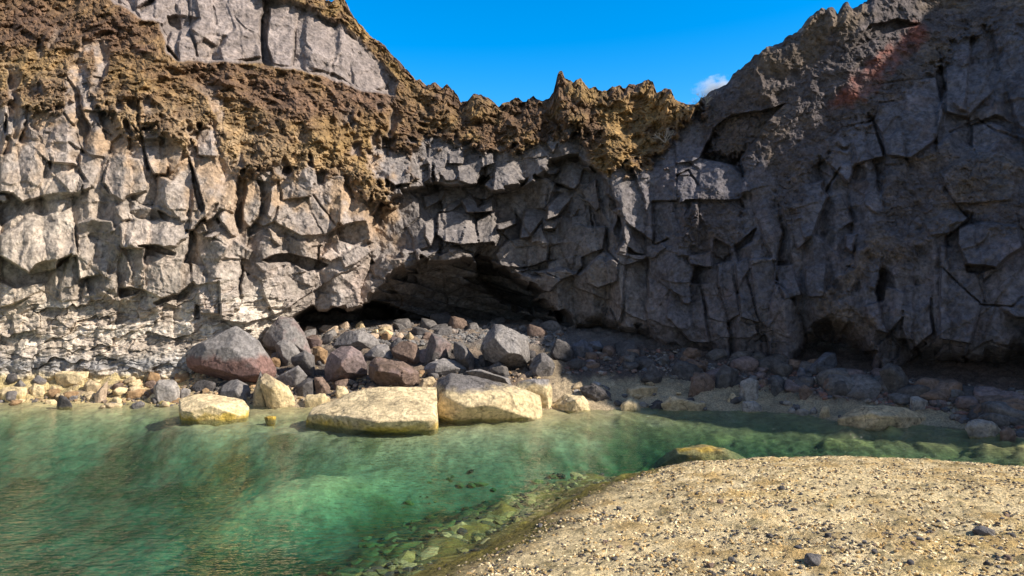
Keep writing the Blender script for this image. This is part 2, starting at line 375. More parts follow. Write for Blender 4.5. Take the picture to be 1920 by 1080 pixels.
# ---- blocks, slabs, clefts and hollows traced one by one: (zoom, outline, out, gx, gy per 100 px)
FAC = [
 # upper columns
 ('A',[(400,-160),(600,-160),(590,60),(545,85),(400,70)],.12,-.1,0),
 ('A',[(190,-20),(240,-30),(410,-10),(385,62),(320,72),(255,42)],-.6,0,0),
 ('A',[(700,-160),(960,-160),(950,90),(885,85),(830,125),(720,110),(690,50)],.2,-.35,0),
 ('A',[(690,45),(760,0),(790,-10),(770,20),(710,60)],-.25,0,0),
 ('A',[(848,90),(890,82),(1012,95),(918,165),(850,122)],-.3,.5,-.5),
 ('A',[(960,-160),(1165,-160),(1150,30),(1190,130),(1130,180),(1090,235),(1010,180),(960,145),(1012,95)],.3,-.4,0),
 ('A',[(1170,-160),(1345,-160),(1325,100),(1328,290),(1130,312),(1110,240),(1190,140),(1150,30)],.22,-.15,.1),
 ('A',[(1322,80),(1365,50),(1352,230),(1385,340),(1330,345)],-.45,0,0),
 ('A',[(1365,40),(1505,60),(1480,335),(1385,322),(1352,230)],.28,-.3,0),
 ('A',[(1505,70),(1558,60),(1545,220),(1605,345),(1478,338)],.12,1.1,0),
 ('A',[(1558,70),(1640,120),(1720,150),(1690,372),(1605,352),(1600,280),(1545,210)],.28,-.35,0),
 ('A',[(1720,150),(1830,230),(1990,330),(1960,440),(1850,470),(1690,372)],.1,-.2,0),
 ('A',[(870,160),(962,140),(1000,290),(920,312),(840,230)],.35,-.35,.1),
 ('A',[(955,140),(968,138),(1003,280),(995,292)],-.1,0,0),
 # slabs and pillars under the clinker
 ('A',[(322,285),(380,360),(470,430),(480,575),(420,500),(340,390)],.25,-.7,0),
 ('A',[(700,370),(785,365),(800,500),(805,618),(715,640),(690,500)],.42,-.25,0),
 ('A',[(702,628),(805,614),(780,640),(722,662)],-.1,0,0),
 ('A',[(715,662),(800,650),(803,702),(725,712)],.22,-.1,0),
 ('A',[(722,714),(828,702),(790,748),(738,748)],-.12,0,0),
 ('A',[(738,750),(830,740),(858,830),(840,880),(780,880),(740,800)],.34,-.1,.2),
 ('A',[(690,500),(700,500),(720,700),(760,860),(750,870),(712,720)],-.3,0,0),
 ('A',[(838,690),(938,690),(905,830),(862,880),(835,780)],.24,.5,0),
 ('A',[(1000,690),(1035,640),(1062,640),(1085,790),(1000,782)],.36,.55,0),
 ('A',[(1062,640),(1095,650),(1100,790),(1085,790)],.3,-1.2,0),
 ('M',[(225,175),(300,180),(420,200),(470,300),(490,440),(480,600),(360,690),(335,540),(300,400),(262,290)],.3,-.2,0),
 ('M',[(220,170),(262,290),(300,400),(345,570),(330,610),(300,590),(268,450)],-.42,.2,0),
 ('M',[(195,120),(225,190),(245,300),(268,450),(300,600),(300,660),(160,690),(60,560),(30,430),(130,320),(160,200)],.14,-.25,.1),
 ('M',[(470,310),(600,310),(600,470),(560,580),(480,590),(490,440)],.18,-.1,0),
 ('M',[(615,330),(680,345),(680,440),(640,560),(640,720),(610,745),(585,640),(590,560),(600,450)],-.35,1.6,0),
 ('M',[(680,345),(752,360),(785,470),(775,640),(700,725),(645,680),(642,560),(682,440)],.22,-.2,0),
 ('M',[(752,362),(868,395),(860,530),(835,640),(780,630),(785,470)],-.2,2.0,0),
 ('M',[(868,350),(905,345),(938,440),(925,560),(860,660),(838,640),(860,530)],.3,-.8,0),
 ('M',[(920,340),(1000,330),(1120,215),(1200,280),(1215,400),(1190,480),(1060,510),(950,525),(935,430)],.5,.5,-.5),
 ('M',[(960,300),(965,260),(1040,250),(1080,275),(1010,318)],-.35,0,0),
 ('M',[(1215,275),(1275,270),(1290,310),(1280,390),(1225,400)],-.3,.8,0),
 ('M',[(1200,400),(1290,390),(1290,330),(1430,340),(1440,380),(1395,690),(1365,740),(1270,800),(1180,600),(1165,500)],.5,.55,-.25),
 ('M',[(1430,400),(1495,480),(1478,700),(1430,730),(1393,690)],.5,-1.6,0),
 ('M',[(1495,500),(1590,540),(1600,680),(1475,700)],.34,.5,0),
 ('M',[(1590,540),(1640,575),(1632,720),(1672,850),(1620,830),(1590,700)],.28,-1.4,0),
 ('M',[(1365,740),(1475,700),(1600,680),(1630,820),(1500,870),(1400,840)],-.18,1.0,-.4),
 ('M',[(930,530),(1150,490),(1180,620),(1260,790),(1100,800),(900,690)],.3,-.15,.2),
 ('M',[(455,645),(545,568),(590,800),(560,800),(470,690)],.42,-.75,0),
 ('M',[(440,670),(455,645),(470,700),(450,705)],-.3,0,0),
 ('M',[(255,750),(330,680),(372,760),(300,800)],.2,.8,-.5),
 ('M',[(340,815),(470,720),(512,745),(400,815)],.3,-.5,.6),
 ('M',[(160,770),(220,755),(205,795),(270,855),(170,800)],-.35,0,0),
 ('M',[(370,850),(420,820),(530,900),(470,1000),(360,980)],.22,.8,-.4),
 ('M',[(425,815),(500,760),(580,830),(540,900)],.24,-.3,0),
 ('M',[(580,830),(720,915),(680,985),(545,920)],.3,.6,-.9),
 ('M',[(670,800),(840,730),(700,820)],-.1,0,0),
 ('M',[(835,730),(900,780),(945,860),(930,880),(880,840)],.3,-.5,0),
 ('M',[(800,985),(900,940),(1010,935),(1250,985),(1310,1030),(1180,1080),(1060,1030),(850,1010)],-.55,0,0),
 ('M',[(740,1010),(1020,1005),(1040,1025),(860,1060),(800,1080)],.2,0,-.6),
 ('M',[(1250,960),(1330,890),(1400,960),(1330,1000)],.25,-.3,0),
 ('M',[(1400,960),(1540,880),(1680,900),(1560,990),(1440,1050)],.25,-.3,-.2),
 # far left
 ('L',[(0,560),(120,420),(210,480),(370,560),(490,680),(545,820),(440,1000),(220,1080),(120,990),(0,970)],.5,-.2,.05),
 ('L',[(0,970),(120,988),(190,1060),(250,1100),(180,1200),(0,1330)],-.32,0,0),
 ('L',[(0,1000),(60,1010),(100,1070),(40,1090),(0,1060)],.05,0,0),
 ('L',[(545,820),(600,790),(800,780),(835,850),(830,950),(740,990),(430,1010),(470,930)],.42,.1,-.45),
 ('L',[(425,1010),(740,990),(830,950),(820,990),(700,1020),(640,1075),(470,1060)],.1,0,-2.2),
 ('L',[(835,850),(920,840),(925,930),(840,950)],.44,-.4,0),
 ('L',[(1075,700),(1120,610),(1180,590),(1400,640),(1490,900),(1490,960),(1290,1020),(1240,1070),(1120,1000),(1050,880)],.34,-.1,-.1),
 ('L',[(1040,920),(1120,1000),(1250,1060),(1200,1090),(1110,1070),(1030,960)],.0,.6,-1.4),
 ('L',[(800,600),(1000,610),(1060,620),(1000,760),(950,930),(870,840),(800,720)],.2,-.5,.1),
 ('L',[(1060,620),(1135,585),(1080,660),(1040,850),(1020,920),(960,900),(1000,760)],.1,1.2,0),
 ('L',[(400,120),(520,130),(640,180),(700,320),(600,400),(420,340)],.2,.1,-.2),
 ('L',[(640,100),(760,110),(800,240),(740,290),(680,230),(630,170)],.32,-.2,-.2),
 ('L',[(60,180),(75,200),(60,400),(40,340)],-.25,0,0),
 ('L',[(75,190),(150,170),(130,390),(62,400)],.3,-.4,0),
 ('L',[(60,400),(130,430),(110,560),(20,600),(60,480)],-.1,.9,0),
 ('L',[(410,60),(500,90),(525,120),(420,95)],-.3,0,0),
 ('L',[(250,420),(400,470),(520,520),(690,600),(780,700),(690,690),(480,660),(360,540),(200,470)],.3,-.1,.7),
 ('D',[(0,245),(95,190),(130,150),(325,125),(375,185),(390,345),(300,372),(250,395),(150,440),(0,350)],.58,-.12,.12),
 ('D',[(0,350),(150,440),(250,395),(300,372),(370,340),(260,440),(240,480),(80,517),(0,480)],-.34,0,0),
 ('D',[(140,440),(180,390),(300,372),(285,415)],.25,.6,-1.5),
 ('D',[(0,480),(80,517),(230,478),(205,530),(60,595),(0,605)],.22,-.1,.4),
 ('D',[(388,180),(470,160),(565,175),(575,230),(550,278),(400,232)],.3,.3,-1.6),
 ('D',[(400,240),(550,282),(540,440),(400,470),(390,345)],.22,-.5,.1),
 ('D',[(550,275),(600,180),(620,320),(665,430),(650,480),(545,440)],.1,.4,-.2),
 ('D',[(612,190),(700,168),(905,158),(962,262),(918,272),(890,300),(790,312),(612,308)],.42,-.12,.25),
 ('D',[(700,298),(800,300),(890,332),(880,345),(800,336)],-.22,0,0),
 ('D',[(650,112),(800,100),(872,165),(700,168)],.0,0,-1.4),
 ('D',[(800,120),(870,155),(850,175),(815,165)],-.3,0,0),
 ('D',[(618,312),(740,312),(725,400),(715,500),(660,500),(665,430)],.12,1.0,0),
 ('D',[(740,345),(960,390),(975,485),(900,540),(830,572),(715,520),(725,400)],.36,-.25,-.05),
 ('D',[(600,520),(660,505),(720,520),(690,540),(610,565)],-.35,0,0),
 ('D',[(780,590),(870,548),(960,530),(940,560),(850,580),(800,600)],-.35,0,0),
 ('D',[(1000,500),(1110,480),(1110,645),(1010,640)],.22,.1,0),
 ('D',[(1110,470),(1280,450),(1330,560),(1390,650),(1250,692),(1120,672)],.34,-.35,.1),
 ('D',[(990,600),(1010,610),(1010,670),(985,670)],-.3,0,0),
 ('D',[(970,380),(1040,400),(1020,450),(1120,465),(1000,500),(970,480)],.15,-.2,.2),
 ('D',[(1330,480),(1600,415),(1632,500),(1480,600),(1390,650),(1340,560)],.3,-.1,.1),
 # back wall, hanging blocks over the hollow
 ('N',[(160,420),(240,360),(320,350),(400,440),(410,565),(260,680),(210,740),(120,650)],.35,.5,-.4),
 ('N',[(210,760),(290,660),(420,572),(445,600),(450,700),(480,780),(350,825),(240,820)],.3,.9,-.5),
 ('N',[(445,605),(535,575),(530,700),(490,780),(450,700)],.85,-1.5,0),
 ('N',[(425,420),(605,365),(570,440),(450,505)],.5,.5,-.6),
 ('N',[(540,525),(600,490),(780,390),(715,470),(640,520)],.25,.4,.3),
 ('N',[(540,540),(640,522),(750,545),(740,620),(705,755),(590,745),(540,700)],1.0,.25,-.12),
 ('N',[(750,545),(822,540),(812,590),(832,762),(705,760),(740,620)],1.0,-1.3,0),
 ('N',[(822,600),(940,520),(945,600),(942,745),(832,755)],.9,.25,-.1),
 ('N',[(945,600),(962,610),(988,720),(960,780),(942,745)],.9,-2.,0),
 ('N',[(712,450),(778,395),(832,480),(832,540),(752,540)],1.0,-.8,.2),
 ('N',[(830,540),(835,500),(938,440),(938,520)],.95,.3,-.4),
 ('N',[(780,380),(950,250),(945,400),(900,440),(840,440),(800,420)],.2,.6,0),
 ('N',[(945,400),(1140,370),(1170,300),(1330,280),(1400,320),(1330,500),(1160,520),(1100,570),(970,610)],.12,.45,-.2),
 ('N',[(970,620),(1105,575),(1110,620),(1000,665),(975,660)],1.0,-.4,.3),
 ('N',[(1170,520),(1240,498),(1335,520),(1280,610),(1200,720),(1130,740),(1150,620)],.85,-.7,.3),
 ('N',[(1110,720),(1210,710),(1290,620),(1340,760),(1330,880),(1220,920),(1120,930),(1010,930),(960,830),(1040,740)],.52,.2,-.45),
 ('N',[(1330,490),(1460,380),(1535,370),(1500,450),(1410,560),(1330,590)],.9,-.9,.3),
 ('N',[(1310,600),(1440,560),(1420,655),(1310,655)],.7,.2,0),
 ('N',[(1320,655),(1430,658),(1400,690),(1350,680)],-.05,0,0),
 ('N',[(1410,260),(1460,165),(1535,170),(1520,260),(1480,340),(1370,310)],.35,.8,0),
 ('N',[(1520,190),(1600,130),(1612,200),(1560,330),(1530,370),(1480,340)],.4,-1.2,0),
 ('N',[(1510,420),(1605,435),(1580,380),(1680,290),(1720,500),(1690,525),(1630,460),(1570,430)],.32,.5,-.4),
 ('N',[(1460,520),(1530,555),(1570,500),(1560,560),(1530,560)],-.1,0,0),
 ('N',[(1440,560),(1500,600),(1640,640),(1760,640),(1740,790),(1580,860),(1440,860),(1350,880),(1340,760)],.28,.2,-.2),
 ('N',[(1430,860),(1580,850),(1590,910),(1540,980),(1430,1025),(1330,970),(1340,900)],.5,.2,-.6),
 ('N',[(1610,940),(1740,810),(1850,900),(1830,1040),(1700,1080),(1620,1040)],.45,.1,-.5),
 ('N',[(1050,1000),(1100,950),(1300,960),(1440,1030),(1350,1110),(1200,1080)],.35,.3,-.7),
 # bulges of clinker and massive rock above them
 ('N',[(180,90),(290,80),(345,180),(340,320),(230,340),(180,290)],.45,-.3,0),
 ('N',[(30,60),(80,50),(180,130),(190,290),(60,330),(30,240)],.1,.9,0),
 ('N',[(620,80),(735,80),(730,180),(620,180)],.35,-.2,0),
 ('N',[(740,120),(840,110),(860,210),(830,270),(750,180)],.1,1.,0),
 ('N',[(840,100),(940,110),(945,180),(860,210)],.5,-.2,-.6),
 ('N',[(540,220),(640,200),(700,290),(600,300)],.25,-.3,0),
 ('N',[(680,190),(760,190),(860,300),(800,330),(700,300)],.4,-.4,.1),
 ('N',[(960,210),(1080,195),(1172,290),(1130,360),(1000,395),(945,370)],.75,-.35,-.15),
 ('N',[(1290,200),(1350,175),(1420,210),(1410,250),(1340,260)],.5,-.3,0),
 ('N',[(370,90),(450,60),(480,180),(400,200)],.0,.9,0),
 ('B',[(1550,440),(1640,440),(1640,560),(1600,650),(1560,640)],.4,-.5,0),
 ('B',[(1290,250),(1330,180),(1390,220),(1480,215),(1480,330),(1440,420),(1360,480),(1310,400),(1280,360)],.35,-.3,0),
 ('B',[(1440,420),(1500,370),(1560,430),(1530,480),(1440,480)],-.2,.8,0),
 ('A',[(1400,590),(1520,570),(1545,650),(1500,690),(1420,640)],.32,-.3,0),
 ('A',[(1530,600),(1560,545),(1615,520),(1585,650),(1545,680),(1520,610)],.22,1.7,0),
 ('A',[(1585,650),(1700,650),(1690,760),(1640,745),(1570,690)],.34,-.2,.2),
 ('A',[(1690,660),(1725,650),(1720,760),(1660,760)],.25,1.5,0),
 ('B',[(150,440),(210,430),(200,510),(150,530)],-.1,1.2,0),
 # right wall
 ('F',[(380,380),(455,365),(500,640),(425,680)],.28,-.4,0),
 ('F',[(475,380),(540,360),(600,680),(505,650)],.34,-.3,0),
 ('F',[(545,370),(660,360),(712,600),(640,712),(590,670)],.38,-.15,-.2),
 ('F',[(665,400),(760,390),(812,540),(720,562)],.34,-.2,0),
 ('F',[(828,400),(930,390),(920,552),(840,552)],.38,.1,0),
 ('F',[(300,490),(385,480),(435,675),(345,660)],.2,-.3,0),
 ('F',[(160,480),(300,490),(350,780),(250,770),(130,650)],.3,-.2,0),
 ('F',[(60,450),(150,480),(130,650),(60,600)],.1,.3,0),
 ('F',[(1125,600),(1180,575),(1215,570),(1230,500),(1320,530),(1310,650),(1240,735),(1180,720),(1140,665)],.55,-.1,-.3),
 ('F',[(1320,500),(1460,490),(1460,730),(1355,825),(1310,700)],.42,-.2,0),
 ('F',[(1500,300),(1640,300),(1720,560),(1655,785),(1500,760)],.45,-.25,0),
 ('F',[(1590,210),(1640,185),(1760,180),(1900,200),(1915,300),(1780,405),(1640,385),(1590,290)],.7,-.1,-.35),
 ('F',[(1420,180),(1560,110),(1645,150),(1560,230),(1450,245)],.5,.2,-.5),
 ('F',[(1630,390),(1780,405),(1700,430),(1640,420)],-.25,0,0),
 ('F',[(240,345),(355,320),(362,400),(250,390)],.4,-.1,-.4),
 ('F',[(180,290),(250,280),(240,345),(190,350)],.3,0,0),
 ('F',[(370,260),(450,300),(450,370),(370,390)],-.3,0,0),
 ('F',[(690,50),(780,30),(905,-10),(935,50),(860,240),(790,312),(712,130)],.35,.3,-.1),
 ('F',[(935,50),(1010,40),(1060,180),(960,240),(870,240)],-.05,.6,0),
 ('F',[(1025,240),(1085,230),(1060,330),(1030,300)],.4,.4,0),
 ('F',[(470,300),(580,210),(560,280),(480,320)],-.35,0,0),
 ('C',[(1200,420),(1300,380),(1480,390),(1520,560),(1480,700),(1350,790),(1230,770),(1170,600)],.42,.1,0),
 ('C',[(1060,640),(1160,600),(1220,780),(1080,820)],.34,.1,0),
 ('C',[(1530,340),(1700,320),(1760,460),(1640,590),(1530,560)],.3,-.1,0),
 ('C',[(370,640),(450,575),(600,560),(725,520),(640,600),(580,700),(480,830),(300,790)],-.8,0,0),
 ('C',[(1060,240),(1150,130),(1280,100),(1400,120),(1250,160),(1100,230)],-.7,0,0),
 ('C',[(1500,860),(1600,790),(1720,780),(1900,830),(1860,1000),(1560,1020)],.4,-.1,-.2),
 ('C',[(1560,660),(1760,610),(1920,680),(1920,640),(1780,580)],-.25,0,0),
 ('C',[(0,850),(180,820),(190,1000),(0,1010)],.32,.1,0),
 ('C',[(190,860),(330,800),(470,830),(540,920),(500,1000),(200,1000)],.4,-.1,0),
 ('C',[(690,950),(800,940),(920,900),(890,1010),(720,1060)],.3,.3,0),
 ('O',[(120,280),(340,240),(385,640),(380,780),(200,650),(90,560)],.35,.1,0),
 ('O',[(350,150),(560,150),(560,430),(350,450)],.2,.2,0),
 ('O',[(570,230),(760,200),(960,110),(1130,200),(1190,360),(1000,380),(760,380),(600,460)],.4,.05,-.1),
 ('O',[(20,920),(60,860),(350,900),(160,980)],.25,0,-.5),
]
dm = d_proc.copy()
fmask = np.zeros_like(dm)
for i, (zn, pts, off, gx, gy) in enumerate(FAC):
    P = tr(zn, pts)
    xs = [p[0] for p in P]; ys = [p[1] for p in P]
    c0, c1 = np.searchsorted(PX[nr // 2], [min(xs) - 60, max(xs) + 60])
    c0 = max(c0, 90); c1 = min(c1, 90 + len(vis_px))
    if c1 <= c0: continue
    sx, sy = wx[:, c0:c1], wy[:, c0:c1]
    sx = PX[:, c0:c1] + .45 * (sx - PX[:, c0:c1]); sy = PY[:, c0:c1] + .45 * (sy - PY[:, c0:c1])
    ins = inside(P, sx, sy)
    if not ins.any(): continue
    mx, my = sum(xs) / len(xs), sum(ys) / len(ys)
    if off > .08:
        tt = np.clip((PY[:, c0:c1] - min(ys)) / (max(ys) - min(ys)), 0, 1)
        off = off * .9 * (.18 + .82 * tt ** .8)
    v = off + gx * (PX[:, c0:c1] - mx) / 100 + gy * (PY[:, c0:c1] - my) / 100
    v = v + .45 * d_proc[:, c0:c1]
    sub = dm[:, c0:c1]; sub[ins] = v[ins]
    fm = fmask[:, c0:c1]; fm[ins] = 1
    t = tone[:, c0:c1]; t[ins] = .45 * t[ins] + .55 * (.86 + .26 * random.random())
d = dm
# ---- hollows: the wide undercut in the middle, the low slot left of it, the arch on the right, clefts
def hollow(poly, depth, wd):
    s = sdist(poly, PX + .8 * (wx - PX), PY + .8 * (wy - PY)) + 20 * (q[0] - .5) + 12 * (r[0] - .5)
    return depth * sstep(-2, wd, s), s
hol = [(668,600),(690,560),(705,535),(740,505),(800,488),(870,480),(930,492),(985,525),(1030,556),(1062,590),(1078,625),(1050,680),(640,680)]
h1, s1 = hollow(hol, 1.2, 9)
h1 = h1 + .9 * sstep(5, 90, s1)
slot = [(535,625),(556,596),(592,578),(640,572),(700,570),(755,582),(800,606),(800,680),(535,680)]
h2, s2 = hollow(slot, 3.2, 16)
deep = [(870,490),(940,505),(1000,535),(1060,590),(1050,605),(980,585),(930,560),(900,530)]
h3, s3 = hollow(deep, 1.5, 14)
arch = [(1470,700),(1490,640),(1530,600),(1580,590),(1618,615),(1648,660),(1665,720)]
h4, s4 = hollow(arch, 1.5, 34)
low = [(1080,612),(1120,600),(1200,612),(1290,650),(1330,655),(1320,690),(1080,680)]
h5, s5 = hollow(low, .9, 25)
low2 = [(1660,700),(1700,660),(1800,650),(1960,640),(1960,800),(1660,760)]
h6, s6 = hollow(low2, 1.1, 40)
rec = [(706,392),(735,352),(770,350),(850,348),(905,338),(925,352),(985,344),(1032,312),(1085,296),(1108,318),(1140,335),(1165,400),(1150,470),(1085,510),(1000,520),(860,470),(760,480),(690,500)]
h7, s7 = hollow(rec, 1.0, 7)
h7 = h7 * (1 - .45 * sstep(350, 480, PY)) * (1 - .6 * sstep(1060, 1150, PX))
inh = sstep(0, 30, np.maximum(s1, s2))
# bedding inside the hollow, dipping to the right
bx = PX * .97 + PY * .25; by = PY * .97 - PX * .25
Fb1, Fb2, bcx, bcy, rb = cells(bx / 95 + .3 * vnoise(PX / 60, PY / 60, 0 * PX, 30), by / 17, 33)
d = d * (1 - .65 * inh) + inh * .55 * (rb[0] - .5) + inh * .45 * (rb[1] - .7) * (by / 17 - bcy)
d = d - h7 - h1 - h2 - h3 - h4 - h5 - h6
# cracks drawn across smooth slabs
CRK = [('C',[(1165,600),(1195,515),(1265,510)],1.3),('C',[(1165,600),(1215,690),(1220,770)],1.3),('C',[(1165,600),(1060,630)],1.2),('C',[(1200,420),(1350,395),(1480,388)],1.2),('C',[(1480,388),(1515,560)],1.),
       ('C',[(1550,660),(1690,600),(1770,650),(1915,690)],1.3),('C',[(180,1000),(185,880),(240,850),(300,930)],1.1),('C',[(60,1010),(180,1000)],1.1),('C',[(930,960),(1000,840)],1.5),
       ('M',[(1190,480),(1365,715)],1.2),('L',[(640,180),(690,240),(745,300),(700,330)],1.),('L',[(970,250),(1010,320),(1125,400)],1.),('L',[(780,380),(800,480),(835,580)],1.),('L',[(1390,20),(1395,250),(1430,350)],1.5),
       ('A',[(1330,100),(1328,300)],1.6),('A',[(1480,330),(1500,150)],1.),('A',[(970,60),(960,140)],1.),('A',[(1190,90),(1240,150),(1285,165)],1.),('A',[(960,0),(955,90)],1.4),('A',[(1080,30),(1090,120)],1.),
       ('N',[(1370,310),(1450,345),(1530,370)],1.3),('N',[(1345,365),(1320,500)],1.),('N',[(1755,640),(1770,800),(1850,890)],1.3),('N',[(1105,500),(1110,580)],1.),('F',[(400,500),(440,690)],1.2),('F',[(530,450),(600,680)],1.1),('F',[(660,370),(720,560)],1.1),
       ('F',[(60,150),(70,290),(140,260)],1.3),('F',[(1455,560),(1465,740)],1.2),('F',[(1500,400),(1700,580)],.9),('F',[(1700,590),(1860,600),(1915,550)],1.2),('F',[(1520,0),(1560,60),(1640,150)],1.6),('F',[(1880,120),(1915,300)],1.5)]
crack = np.zeros_like(d)
for zn, pts, wd in CRK:
    P = tr(zn, pts)
    xs = [p[0] for p in P]
    c0, c1 = np.searchsorted(PX[nr // 2], [min(xs) - 60, max(xs) + 60]); c0 = max(c0, 90); c1 = min(c1, 90 + len(vis_px))
    if c1 <= c0: continue
    k = pdist(P, PX[:, c0:c1] + .5 * (wx[:, c0:c1] - PX[:, c0:c1]), PY[:, c0:c1] + .5 * (wy[:, c0:c1] - PY[:, c0:c1]), False)
    crack[:, c0:c1] = np.maximum(crack[:, c0:c1], 1 - sstep(wd * .6, wd * 1.5, k))
d = d - .16 * crack
def blur(a):
    b = a.copy(); b[1:-1] = (a[:-2] + a[1:-1] + a[2:]) / 3; c = b.copy(); c[:, 1:-1] = (b[:, :-2] + b[:, 1:-1] + b[:, 2:]) / 3
    return c
d = blur(d)
# ---- clinker: knobbly, spiny, three dimensional
Xc, Yc_, Zc = X3, Y3, Z3
kn = fbm(Xc * 1.1, Yc_ * 1.1, Zc * 1.1, 2, 40) * .30 + fbm(Xc * 2.9, Yc_ * 2.9, Zc * 2.4, 4, 44, True) * .17
F1, F2, cx, cy, kq = cells((wx + 14 * fbm(PX / 30, PY / 30, 0 * PX, 2, 141)) / 19, (wy + 14 * fbm(PX / 30, PY / 30, 0 * PX + 6, 2, 142)) / 16, 45)
kn = kn + .30 * fbm(Xc * .75 + 4, Yc_ * .75, Zc * .6, 2, 49, True)
kw = sstep(-.3, .5, fbm(PX / 90, PY / 90, 0 * PX, 2, 48))
kn = kn + kw * (.12 * (.5 - F1) + .12 * (kq[0] - .5) - .05 * (1 - sstep(0, .12, F2 - F1)))
F1s, F2s, _a, _b, kq2 = cells((wx + 5 * vnoise(PX / 9, PY / 9, 0 * PX, 145)) / 7.5, (wy + 5 * vnoise(PX / 9, PY / 9, 0 * PX + 3, 146)) / 6.5, 46)
kn = kn + (1.2 - .5 * kw) * (.05 * (.6 - F1s) + .06 * (kq2[0] - .5))
d = d * (1 - .55 * clk) + kn * clk * (1 - .55 * m_rc * (PX > 1310) )
# low left: thin flaggy layers with dark joints
lx = PX + .22 * (PY - 600); ly = PY + .18 * PX
lcx = (lx + 22 * fbm(PX / 40, PY / 40, 0 * PX, 3, 70)) / 62; lcy = (ly + 14 * fbm(PX / 40, PY / 40, 0 * PX + 5, 3, 71)) / 20
F1, F2, cx, cy, lq = cells(lcx, lcy, 47)
d = d + m_low * .12 * sstep(600, 700, PY) * sstep(380, 250, PX)
d = d + m_low * sstep(715, 680, PY) * (.15 * (lq[0] - .5) + .18 * (lq[1] - .3) * (lcy - cy) + .2 * (lq[2] - .5) * (lcx - cx) - .06 * (1 - sstep(0, .06, F2 - F1)) * (lq[3] > .5))
lw_ = 10 * fbm(PX / 40, PY / 40, 0 * PX + 3, 3, 73)
d = d + m_low * (.06 * (fbm((lx + lw_) / 60, (ly + lw_) / 13, 0 * PX, 4, 72, True) - .9) + .10 * fbm(PX / 34, PY / 26, 0 * PX, 3, 74))
# fine roughness everywhere
fine = fbm(X3 * 6, Y3 * 6, Z3 * 6, 4, 80)
d = d + .030 * fine + .10 * hard * vnoise(X3 * 1.7, Y3 * 1.7, Z3 * 1.7, 86)
# conchoidal flakes on the basalt
F1, F2, cx, cy, cq = cells((wx + .3 * wy) / 16 + 3, (wy - .2 * wx) / 22, 88)
d = d + hard * chipz * (.03 * (cq[0] - .5) + .07 * (cq[1] - .5) * ((wx + .3 * wy) / 16 + 3 - cx))
d = d + .05 * hard * fbm(X3 * 2.8, Y3 * 2.8, Z3 * 2.0, 3, 89, True)
back = rows > 6.25
d[back] = np.minimum(d[back], .25)
foot_w = sstep(.2, 1.0, rows)[:, None]
d = np.clip(d, -6.5, 1.3) * (.3 + .7 * foot_w)
dist = np.sqrt(X3 ** 2 + Y3 ** 2 + (Z3 - CAMZ) ** 2)
k = (1 - d / dist)[..., None]
V = G.copy(); V[..., 2] -= CAMZ; V *= k; V[..., 2] += CAMZ
# vertical spikes along the clinker rim
spk = (.30 * fbm(Xc * 2.2, Yc_ * 1.0, 0 * Zc, 3, 90, True) - .1 + .07 * fbm(Xc * 6, Yc_ * 5, Zc * 3, 2, 92)) * sstep(5.3, 6.0, rows)[:, None]
V[..., 2] += (spk * np.clip(clk + (PX > 1320), 0, 1)).astype(f4) * .42

# ---- colour of the rock itself
n1 = fbm(X3 * .55, Y3 * .55, Z3 * .55, 4, 100); n2 = fbm(X3 * 2.1, Y3 * 2.1, Z3 * 2.1, 4, 104); n3 = fbm(X3 * 1.2 + 9, Y3 * 1.2, Z3 * 1.2, 3, 108)
def C(*c): return np.array(c, f4)
def mix(a, b, t): return a + (b - a) * t[..., None]
grey = C(.31, .262, .228) * np.ones(d.shape + (1,), f4)
grey = mix(grey, C(.37, .28, .23), sstep(.0, .8, n3) * .7)
grey = mix(grey, C(.225, .205, .19), sstep(.1, .8, -n3 + .3 * n2) * .7)
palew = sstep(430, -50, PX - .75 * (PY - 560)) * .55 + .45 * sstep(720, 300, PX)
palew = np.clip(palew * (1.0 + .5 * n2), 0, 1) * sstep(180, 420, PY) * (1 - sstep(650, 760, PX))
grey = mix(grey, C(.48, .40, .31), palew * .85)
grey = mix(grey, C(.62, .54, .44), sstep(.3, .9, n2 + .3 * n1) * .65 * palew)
# right wall: darker blue grey
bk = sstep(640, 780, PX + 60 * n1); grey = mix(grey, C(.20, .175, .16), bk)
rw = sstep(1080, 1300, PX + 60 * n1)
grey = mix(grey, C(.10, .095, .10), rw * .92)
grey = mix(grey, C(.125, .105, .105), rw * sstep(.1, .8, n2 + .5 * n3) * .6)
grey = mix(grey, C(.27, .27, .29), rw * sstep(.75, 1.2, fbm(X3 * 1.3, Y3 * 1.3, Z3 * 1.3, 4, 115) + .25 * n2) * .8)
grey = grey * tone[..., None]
och = C(.40, .26, .105); brn = C(.21, .13, .075); red = C(.20, .12, .082); tan = C(.50, .36, .21)
cl = mix(brn * np.ones(d.shape + (1,), f4), och, sstep(-.45, .45, n1 + .55 * n2))
redz = np.maximum(soft([(-60,-100),(180,-100),(320,100),(470,140),(600,140),(760,170),(860,190),(830,240),(640,235),(430,190),(300,160),(150,90),(-60,60)], wx, wy, 45), 0)
cl = mix(cl, red * 1.05, np.clip(redz * (.5 + .6 * n2), 0, 1))
tanz = soft([(200,190),(420,200),(560,250),(690,330),(740,380),(640,380),(400,310),(200,280)], wx, wy, 40)
cl = mix(cl, tan, np.clip(tanz * (.65 + .6 * n2), 0, 1) * .85)
leftz = soft([(-60,120),(150,100),(220,190),(120,240),(-60,230)], wx, wy, 40)
cl = mix(cl, tan, np.clip(leftz * (.6 + .6 * n2), 0, 1) * .7)
cl = mix(cl, C(.10, .075, .06), sstep(.2, .8, n3 - .2 * n2) * .5 * sstep(700, 900, PX))
cl = cl * np.array([.84, .82, .80], f4) * (.82 + .32 * kq[1])[..., None] * (.75 + .5 * kq2[1])[..., None]
